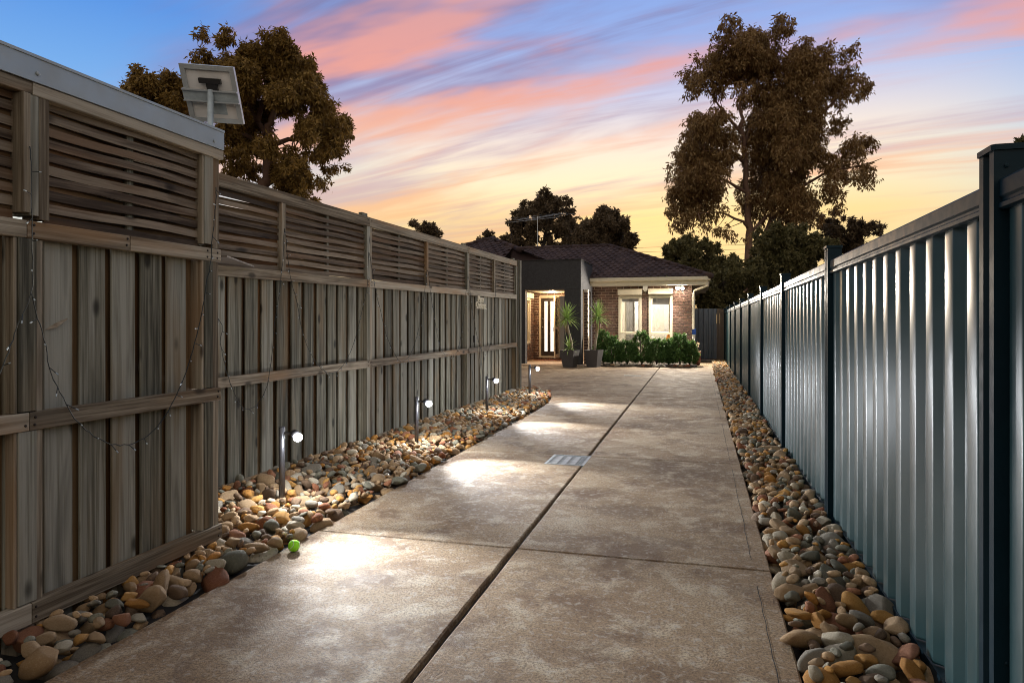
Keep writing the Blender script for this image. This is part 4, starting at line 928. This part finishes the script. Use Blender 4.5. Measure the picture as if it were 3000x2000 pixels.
# ================================================================== potted yuccas
def blade(L, W, droop):
    m = MB(); n = 4; v = []
    for i in range(n+1):
        t = i/n; w = W*(1-t)**.7*(.6+.4*min(1, t*5)) if i < n else 0.001; zz = -droop*L*t*t
        v += [(L*t, -w, zz+.25*w), (L*t, 0, zz), (L*t, w, zz+.25*w)]
    m.add(v, [(i*3+k, i*3+k+1, i*3+k+4, i*3+k+3) for i in range(n) for k in range(2)]); return m
BL = [blade(.50, .034, .06).mesh('leaf', M['leaf_yucca']), blade(.50, .032, .25).mesh('leaf', M['leaf_yucca']), blade(.36, .020, .55).mesh('leaf', M['leaf_yucca_dry'])]
def rosette(parent, p, n, sc_, lo, rg, dry=0):
    for k in range(n):
        el = rad(lo-30 + (118-lo)*((k+.5)/n)**1.3); az = k*2.39996+rg.uniform(-.2,.2)
        link('leaf', BL[0] if el > .35 else BL[1], parent, p+Vector((0,0,.05*k/n)), (0, -el, az), (sc_*rg.uniform(.8,1.1),)*3)
    for k in range(dry):
        link('leaf', BL[2], parent, p+Vector((0,0,-.04-.10*k/dry)), (0, rad(rg.uniform(45,82)), k*2.39996), (sc_*rg.uniform(.7,1.1),)*3)
def yucca(x_, y_, label, bends, top, low, dry, seed):
    rg = random.Random(seed); t = empty('potted_yucca', (x_, y_, .0)); tag(t, label, 'potted plant', 'potted yuccas at the porch')
    m = MB(); a, b = .155, .225; v = [(s1*a, s2*a, 0) for s1, s2 in ((-1,-1),(1,-1),(1,1),(-1,1))]+[(s1*b, s2*b, .50) for s1, s2 in ((-1,-1),(1,-1),(1,1),(-1,1))]+[(s1*(b-.025), s2*(b-.025), .50) for s1, s2 in ((-1,-1),(1,-1),(1,1),(-1,1))]+[(s1*(b-.035), s2*(b-.035), .45) for s1, s2 in ((-1,-1),(1,-1),(1,1),(-1,1))]
    m.add(v, [(3,2,1,0)]+[(r*4+k, r*4+(k+1)%4, r*4+4+(k+1)%4, r*4+4+k) for r in range(3) for k in range(4)]); pot = m.build('pot', M['pot'], t, loc=(0,0,.003)); pot.rotation_euler = (0,0,rad(-14))
    MB().box(-.16,.16,-.16,.16,.42,.458).build('soil', M['soil'], t).rotation_euler = (0,0,rad(-14))
    MB().tube([(bx2, by2, bz) for bx2, by2, bz in bends], [.042,.036,.032,.030][:len(bends)], 9).build('trunk', M['yucca_bark'], t, True)
    rosette(t, Vector(bends[-1]), top, 1.0, 2, rg, dry)
    if low: rosette(t, Vector(low), 26, .80, 5, rg)
yucca(-3.70, 19.90, 'potted yucca with a second rosette low on its trunk, by the front door', [(.06,0,.42),(.05,0,.72),(-.05,0,1.10),(-.10,0,1.42)], 64, (-.02,-.05,.55), 6, 3)
yucca(-3.03, 20.14, 'potted yucca with a skirt of dry leaves, next to the hedge', [(.02,0,.42),(.05,0,.72),(.11,0,1.10),(.12,0,1.46)], 60, None, 16, 5)

# ================================================================== river stones
SHP = []; SHPLO = []
def ico(sub):
    import bmesh
    b = bmesh.new(); bmesh.ops.create_icosphere(b, subdivisions=sub, radius=1); b.verts.ensure_lookup_table()
    V = [v_.co.copy() for v_ in b.verts]; F = [tuple(q.index for q in f_.verts) for f_ in b.faces]; b.free(); return V, F
def pebble(sub, sd):
    V, F = ico(sub); rg = random.Random(sd); sx, sy, sz = rg.uniform(.9,1.28), rg.uniform(.65,.95), rg.uniform(.42,.70)
    off = Vector((rg.uniform(0,50), rg.uniform(0,50), rg.uniform(0,50))); planes = [(Vector((rg.gauss(0,1), rg.gauss(0,1), rg.gauss(0,1))).normalized(), rg.uniform(.50,.84)) for _ in range(rg.randint(4,9))]
    o = []
    for p in V:
        q = p*(1+.20*mnoise.noise(p*1.1+off)+.08*mnoise.noise(p*2.6+off)+.03*mnoise.noise(p*6+off))
        for n_, d_ in planes:                       # worn flats
            e = q.dot(n_)-d_
            if e > 0: q = q-n_*e*.96
        o.append((q.x*sx, q.y*sy, q.z*sz))
    m = MB(); m.add(o, F); return m
for k in range(16): SHP.append(pebble(3, k+100).mesh('river_stone', STONE_M[0], True)); SHPLO.append(pebble(2, k+100))
def beds():
    """heap stones into the two beds by dropping them one by one"""
    out_ = []
    def fill(n, pick, size, zmax, base):
        cell = .16; grid = {}; got = 0
        for it in range(n):
            x_, y_ = pick(); r = min(.088, size(y_)*(1.18-.62*it/n))
            key = (int(x_//cell), int(y_//cell)); z_ = base(x_, y_)+r*.35; ok = True
            for i in range(-2, 3):
                for j in range(-2, 3):
                    for (a, b, c, rr) in grid.get((key[0]+i, key[1]+j), ()):
                        d = math.hypot(a-x_, b-y_); s_ = (rr+r)*.92
                        if d < s_: z_ = max(z_, c+.58*math.sqrt(s_*s_-d*d))
            if z_ + r*.4 > zmax(x_, y_): continue
            grid.setdefault(key, []).append((x_, y_, z_, r)); out_.append((x_, y_, z_, r)); got += 1
        return got
    fx = lambda yy: FX0+.019*(yy-FY0)
    def left():
        while True:
            y_ = random.uniform(1.5, 13.0)
            e = -2.285-.006*y_ - (0 if y_ < 10 else (y_-10)**2*.052) if y_ < 12.2 else -2.62-(y_-12.2)*.95
            w_ = (-2.86 if y_ < 3.28 else fx(y_)+.0)
            x_ = random.uniform(-3.4, -2.2)
            if w_+.03 < x_ < e-.03: return x_, y_
    sz = lambda y_: max(.030, random.choice((.036,.045,.054,.064,.078))*random.uniform(.72,1.2)*(1.0 if y_ < 6 else .92))
    n1 = fill(14000, left, sz, lambda x_, y_: .075+.05*max(0, (-2.4-x_)) if y_ > 3.3 else .085, lambda x_, y_: -.09)
    def right(): return random.uniform(.392, .800), random.uniform(1.9, 24.2)
    n2 = fill(18000, right, sz, lambda x_, y_: .070, lambda x_, y_: -.09)
    return out_
heap = beds()
heap = [h_ for h_ in heap]
def seen(x_, y_, z_, r):
    d = y_*math.cos(YAW)-x_*math.sin(YAW)
    if d < .5: return -1
    rr = x_*math.cos(YAW)+y_*math.sin(YAW); px, py = .5+2000/3000*rr/d, .473-(z_-1.3)/d
    lit = 1 if -.03 < px < 1.03 and 946-2000*(z_-1.3)/d < 2030 else .02
    return r/d*lit*(1.0 if z_ > -.01 else .35)
order = sorted(range(len(heap)), key=lambda i: -seen(*heap[i])); solo = set(order[:300])
rest = MB()
for i, (x_, y_, z_, r) in enumerate(heap):
    ci = random.choices(range(len(STONES)), STONE_W)[0]; k = random.randrange(16)
    eu = Euler((random.gauss(0,.38), random.gauss(0,.38), random.uniform(0,6.28)))
    if i in solo:
        o = link('river_stone', SHP[k], None, (x_, y_, z_), eu, (r*1.06,)*3); o.material_slots[0].link = 'OBJECT'; o.material_slots[0].material = STONE_M[ci]
        big = 'large' if r > .068 else ('medium' if r > .05 else 'small')
        if x_ < -1:
            zone = ('at the foot of the tall screen' if y_ < 3.3 else 'between the tall screen and the first path light' if y_ < 4.18 else 'between the first and second path lights' if y_ < 6.48 else 'past the second path light')
            edge_ = 'beside the concrete' if x_ > -2.47 else ('against the timber' if x_ < (-2.70 if y_ < 3.3 else -3.15) else 'in mid bed')
        else:
            k_ = sum(1 for q in PY[1:] if q < y_); zone = 'below the %s steel panel past the tall post' % ('first', 'second', 'third', 'fourth', 'fifth', 'sixth', 'seventh', 'eighth', 'ninth')[max(0, k_-1)] if k_ else 'below the steel panel before the tall post'
            edge_ = 'beside the concrete' if x_ < .50 else ('against the steel' if x_ > .70 else 'in mid bed')
        lb = '%s %s stone %s, %s' % (big, STONES[ci][0], zone, edge_)
        tag(o, lb, 'stone', lb)
    else:
        Mx = Matrix.Translation((x_, y_, z_)) @ eu.to_matrix().to_4x4() @ Matrix.Scale(r*1.06, 4)
        rest.add([Mx @ Vector(p) for p in SHPLO[k].v], SHPLO[k].f, ci)
o = rest.build('river_stones', STONE_M, None, True); tag(o, 'smaller and farther river stones filling both beds', 'stones', kind='stuff')
for i in range(17):
    ci = random.choice((0, 0, 2, 3, 4, 6)); x_ = -2.85+i*.155+random.uniform(-.03,.03); r = random.uniform(.05,.085)
    o = link('edging_stone', SHP[random.randrange(16)], None, (x_, 20.55+random.uniform(-.03,.03), .035), (random.gauss(0,.2), random.gauss(0,.2), random.uniform(-.6,.6)), (r*1.1, r*.9, r*.9)); o.material_slots[0].link = 'OBJECT'; o.material_slots[0].material = STONE_M[ci]
    tag(o, '%s edging stone along the foot of the hedge' % STONES[ci][0], 'stone', '%s edging stones of the hedge' % STONES[ci][0])

# ================================================================== path lights
AIM = Vector((.97, -.70, -.37)).normalized()
def pathlight(x_, y_, hgt, label, AIM=AIM, power=600):
    t = empty('path_light', (x_, y_, 0)); tag(t, label, 'garden light', 'path lights along the stone bed')
    MB().lathe([(.021,-.1),(.021,hgt-.004),(.018,hgt)], 14).build('post', M['post_steel'], t, True)
    hd = Vector((.125, -.015, hgt-.055))
    MB().tube([(.02,0,hgt-.045), hd-AIM*.03], .011, 8).build('arm', M['black_plastic'], t)
    Rm = Matrix.Translation(hd) @ AIM.to_track_quat('Z', 'Y').to_matrix().to_4x4()
    h_ = MB().lathe([(.016,-.058),(.026,-.048),(.030,.022)], 16, Rm).build('lamp_head', M['post_steel'], t, True)
    MB().lathe([(.028,.0225),(.030,.030),(.026,.042),(.016,.050),(.004,.053)], 16, Rm).build('lens', M['lamp_glow'], h_, True)
    light('path_lamp', 'SPOT', hd+AIM*.10, power, (.92,.96,1.0), t, AIM, .035, 58, 1.0)
pathlight(-2.820, 4.18, .575, 'path light by the tennis ball, first along the stone bed from the tall screen', Vector((1.15, -.86, -.40)).normalized(), 520)
pathlight(-2.795, 6.48, .545, 'second path light along the stone bed from the tall screen')
pathlight(-2.850, 9.05, .565, 'third path light along the stone bed from the tall screen, under the hanging sign')
pathlight(-2.810, 11.36, .585, 'last path light of the stone bed, by the fence end post')

# ================================================================== solar panel
sp = empty('solar_panel', (-2.70, 3.31, 2.386)); tag(sp, 'small tilted solar panel seen from behind on a pole above the screen', 'solar panel')
MB().tube([(0,0,-.35),(0,0,.245)], .017, 10).build('pole', M['galv'], sp, True)
pn = empty('panel', (0, 0, 0)); pn.parent = sp
O = Vector((-2.70, 3.31, 2.386)); c0, c1, c2, c3 = [Vector(p)-O for p in ((-2.837, 3.222, 2.769), (-2.566, 3.339, 2.760), (-2.605, 3.463, 2.476), (-2.863, 3.350, 2.482))]
ux = (c1-c0); uy = (c3-c0); nn = ux.cross(uy).normalized()
if nn.y > 0: nn = -nn
def pq(a, b, d): return c0+ux*a+uy*b+nn*d
def plate(name, a0, a1, b0, b1, d0, d1, mat, par):
    v = [pq(a, b, d) for d in (d0, d1) for a, b in ((a0,b0),(a1,b0),(a1,b1),(a0,b1))]
    return MB().add(v, [(0,3,2,1),(4,5,6,7),(0,1,5,4),(1,2,6,5),(2,3,7,6),(3,0,4,7)]).build(name, M[mat], par)
plate('backsheet', .03,.97,.03,.97,.0,.004,'panel_white',pn); plate('cell_glass', .03,.97,.03,.97,-.012,-.001,'panel_dark',pn)
for a0,a1,b0,b1 in ((0,.09,0,1),(.91,1,0,1),(.09,.91,0,.08),(.09,.91,.92,1)): plate('frame_bar', a0,a1,b0,b1,-.015,.018,'alu',pn)
plate('cross_bar', -.02,1.0,.44,.62,.019,.03,'galv',pn); plate('cross_bar_lip', -.02,1.0,.42,.445,.019,.045,'alu',pn); plate('cross_bar_lip', -.02,1.0,.615,.635,.019,.045,'alu',pn)
plate('junction_box', .32,.72,.22,.31,.005,.035,'black_plastic',pn); plate('cable_boot', .44,.64,.31,.43,.005,.03,'black_plastic',pn); plate('rating_label', .45,.72,.64,.85,.0045,.006,'galv',pn)

# ================================================================== string lights, sign, ball, overhead wires
def string_lights(label, lines, x_of, drop_of):
    t = empty('string_lights', (0,0,0)); tag(t, label, 'string lights')
    allw = MB(); bulbs = MB(); rg = random.Random(5)
    for L in lines:
        pts = [Vector((x_of(a), a, b)) for a, b in L]; fin = []
        for i in range(len(pts)-1):
            p0, p1, p2, p3 = pts[max(i-1,0)], pts[i], pts[i+1], pts[min(i+2,len(pts)-1)]
            for q in range(4):
                s_ = q/4; fin.append(.5*((2*p1)+(p2-p0)*s_+(2*p0-5*p1+4*p2-p3)*s_*s_+(3*p1-p0-3*p2+p3)*s_**3)+Vector((0, rg.gauss(0,.002), rg.gauss(0,.002))))
        fin.append(pts[-1]); allw.tube(fin, .0024, 5); acc = 0
        for a, b in zip(fin, fin[1:]):
            acc += (b-a).length
            if acc > .085:
                acc = 0; e = b+Vector((.012, rg.uniform(-.035,.035), rg.uniform(-.035,.008))); allw.tube([b, e], .0018, 4); bulbs.tube([e, e+(e-b)*.35], .0030, 5)
    allw.build('cable', M['wire'], t); bb = bulbs.build('bulbs', M['galv'], t); tag(bb, kind='stuff')
NL = [(2.133,2.012),(2.137,1.911),(2.141,1.722),(2.141,1.596),(2.137,1.414)]
string_lights('dark wire string of unlit fairy lights looping across the tall screen', [NL+[(2.092,1.319),(2.06,1.234),(2.022,1.136),(1.95,1.0),(1.8,.85),(1.6,.8)],
  NL[-1:]+[(2.167,1.319),(2.199,1.206),(2.239,1.087),(2.294,.981),(2.347,.891),(2.424,.813),(2.516,.754),(2.614,.727),(2.705,.732),(2.801,.776),(2.888,.852),(2.963,.955),(3.026,1.065),(3.075,1.19),(3.134,1.357),(3.165,1.508),(3.204,1.651),(3.212,1.75),(3.228,1.872),(3.244,1.983),(3.244,2.06)]], lambda a: -2.626+.016 if a > 2.2 else -2.626+.030, None)
FL = [(4.241,1.33),(4.261,1.158),(4.314,.968),(4.39,.817),(4.479,.674),(4.583,.632),(4.715,.678),(4.815,.81),(4.867,1.03),(4.906,1.286),(4.959,1.497),(5.0,1.711),(5.027,1.911),(5.041,2.094),(5.083,1.883),(5.139,1.654),(5.226,1.472),(5.3,1.233),(5.407,1.057),(5.566,.908),(5.733,.833),(5.909,.849),(6.095,.973),(6.251,1.183),(6.372,1.444),(6.477,1.691),(6.506,2.041),(6.584,1.863),(6.672,1.617),(6.786,1.409),(6.902,1.173),(7.096,.97),(7.249,.863),(7.46,.886),(7.627,1.02),(7.8,1.279),(7.919,1.596),(8.041,1.971),(8.136,1.678),(8.264,1.379),(8.396,1.072),(8.602,.882),(9.004,.865),(9.159,.997),(9.359,1.445),(9.525,1.996),(9.7,1.5),(10.0,1.0),(10.3,.80),(10.6,1.0),(10.8,1.5),(10.85,2.0)]
string_lights('dark wire string of unlit fairy lights looping along the paling fence', [[(3.45, 2.0), (3.7, 1.6)]+FL], lambda a: FX0+.019*(a-FY0)+.016, None)

sg = empty('word_sign', (0,0,0)); tag(sg, 'cream cut-out word sign reading Merry Christmas on the paling fence', 'sign')
sg.location = (FX0+.019*(10.06-FY0)+.03, 10.06, 0); sg.rotation_euler = (0,0,-FA)
def words(txt, size, z_, name):
    c = bpy.data.curves.new(name, 'FONT'); c.body = txt; c.size = size; c.extrude = .006; c.align_x = 'CENTER'; c.offset = .003; c.space_character = .86; c.resolution_u = 3
    tmp = bpy.data.objects.new('tmp', c); col.objects.link(tmp); me = bpy.data.meshes.new_from_object(tmp.evaluated_get(bpy.context.evaluated_depsgraph_get()))
    bpy.data.objects.remove(tmp); me.materials.clear(); me.materials.append(M['twine']); me.name = name
    return link(name, me, sg, (0, 0, z_), (rad(90), 0, rad(90)))
words('Merry', .125, 1.635, 'word'); words('Christmas', .130, 1.535, 'word')
MB().box(.008,.016,-.235,.235,1.520,1.530).build('base_bar', M['twine'], sg); MB().box(-.004,.004,-.10,.10,1.618,1.628).build('link_bar', M['twine'], sg)
tl = MB(); tl.tube([(.0,.10,1.52),(.0,.10,1.1),(.0,.08,.75),(.0,.02,.45),(0,.05,.2)], .003, 4); tl.tube([(0,-.14,1.0),(0,-.08,.75),(0,.0,.5),(0,.06,.25)], .0025, 4); tl.build('hanging_cord', M['twine'], sg)
hk = MB().box(0,.03,-.03,.03,-.05,.05).build('timer_box', M['black_plastic'], None, loc=(FX0+.019*6.6+.0, 9.82, 1.06)); tag(hk, 'small black timer box hung on the paling fence below the word sign', 'box')

ball = empty('tennis_ball', (-2.228, 3.42, .033)); tag(ball, 'bright green tennis ball on the concrete edge by the stones', 'ball')
V_, F_ = ico(4); bm_ = MB(); bm_.add([p*.033 for p in V_], F_); bm_.build('felt', M['tennis'], ball, True)
sm = []
for i in range(49):
    a = 2*math.pi*i/48; p = Vector((math.cos(a)*.75+.25*math.cos(3*a), math.sin(a)*.75-.25*math.sin(3*a), .87*math.sin(2*a))).normalized()*.0332; sm.append(p)
MB().tube(sm, .0016, 5, False).build('seam', M['tennis_seam'], ball).rotation_euler = (.5,.9,.2)
for i, (a, b) in enumerate(((7.75, 1.0), (7.2, -.2), (8.1, .6))):
    w_ = MB(); pts = [(-60+12*k, 62+b, a+.9*((k-6)/6)**2*.4+.012*(k-6)) for k in range(13)]; w_.tube(pts, .014, 4); o = w_.build('power_line', M['wire'])
    tag(o, 'thin dark overhead power line crossing the sky behind the trees', 'power line', 'overhead power lines')
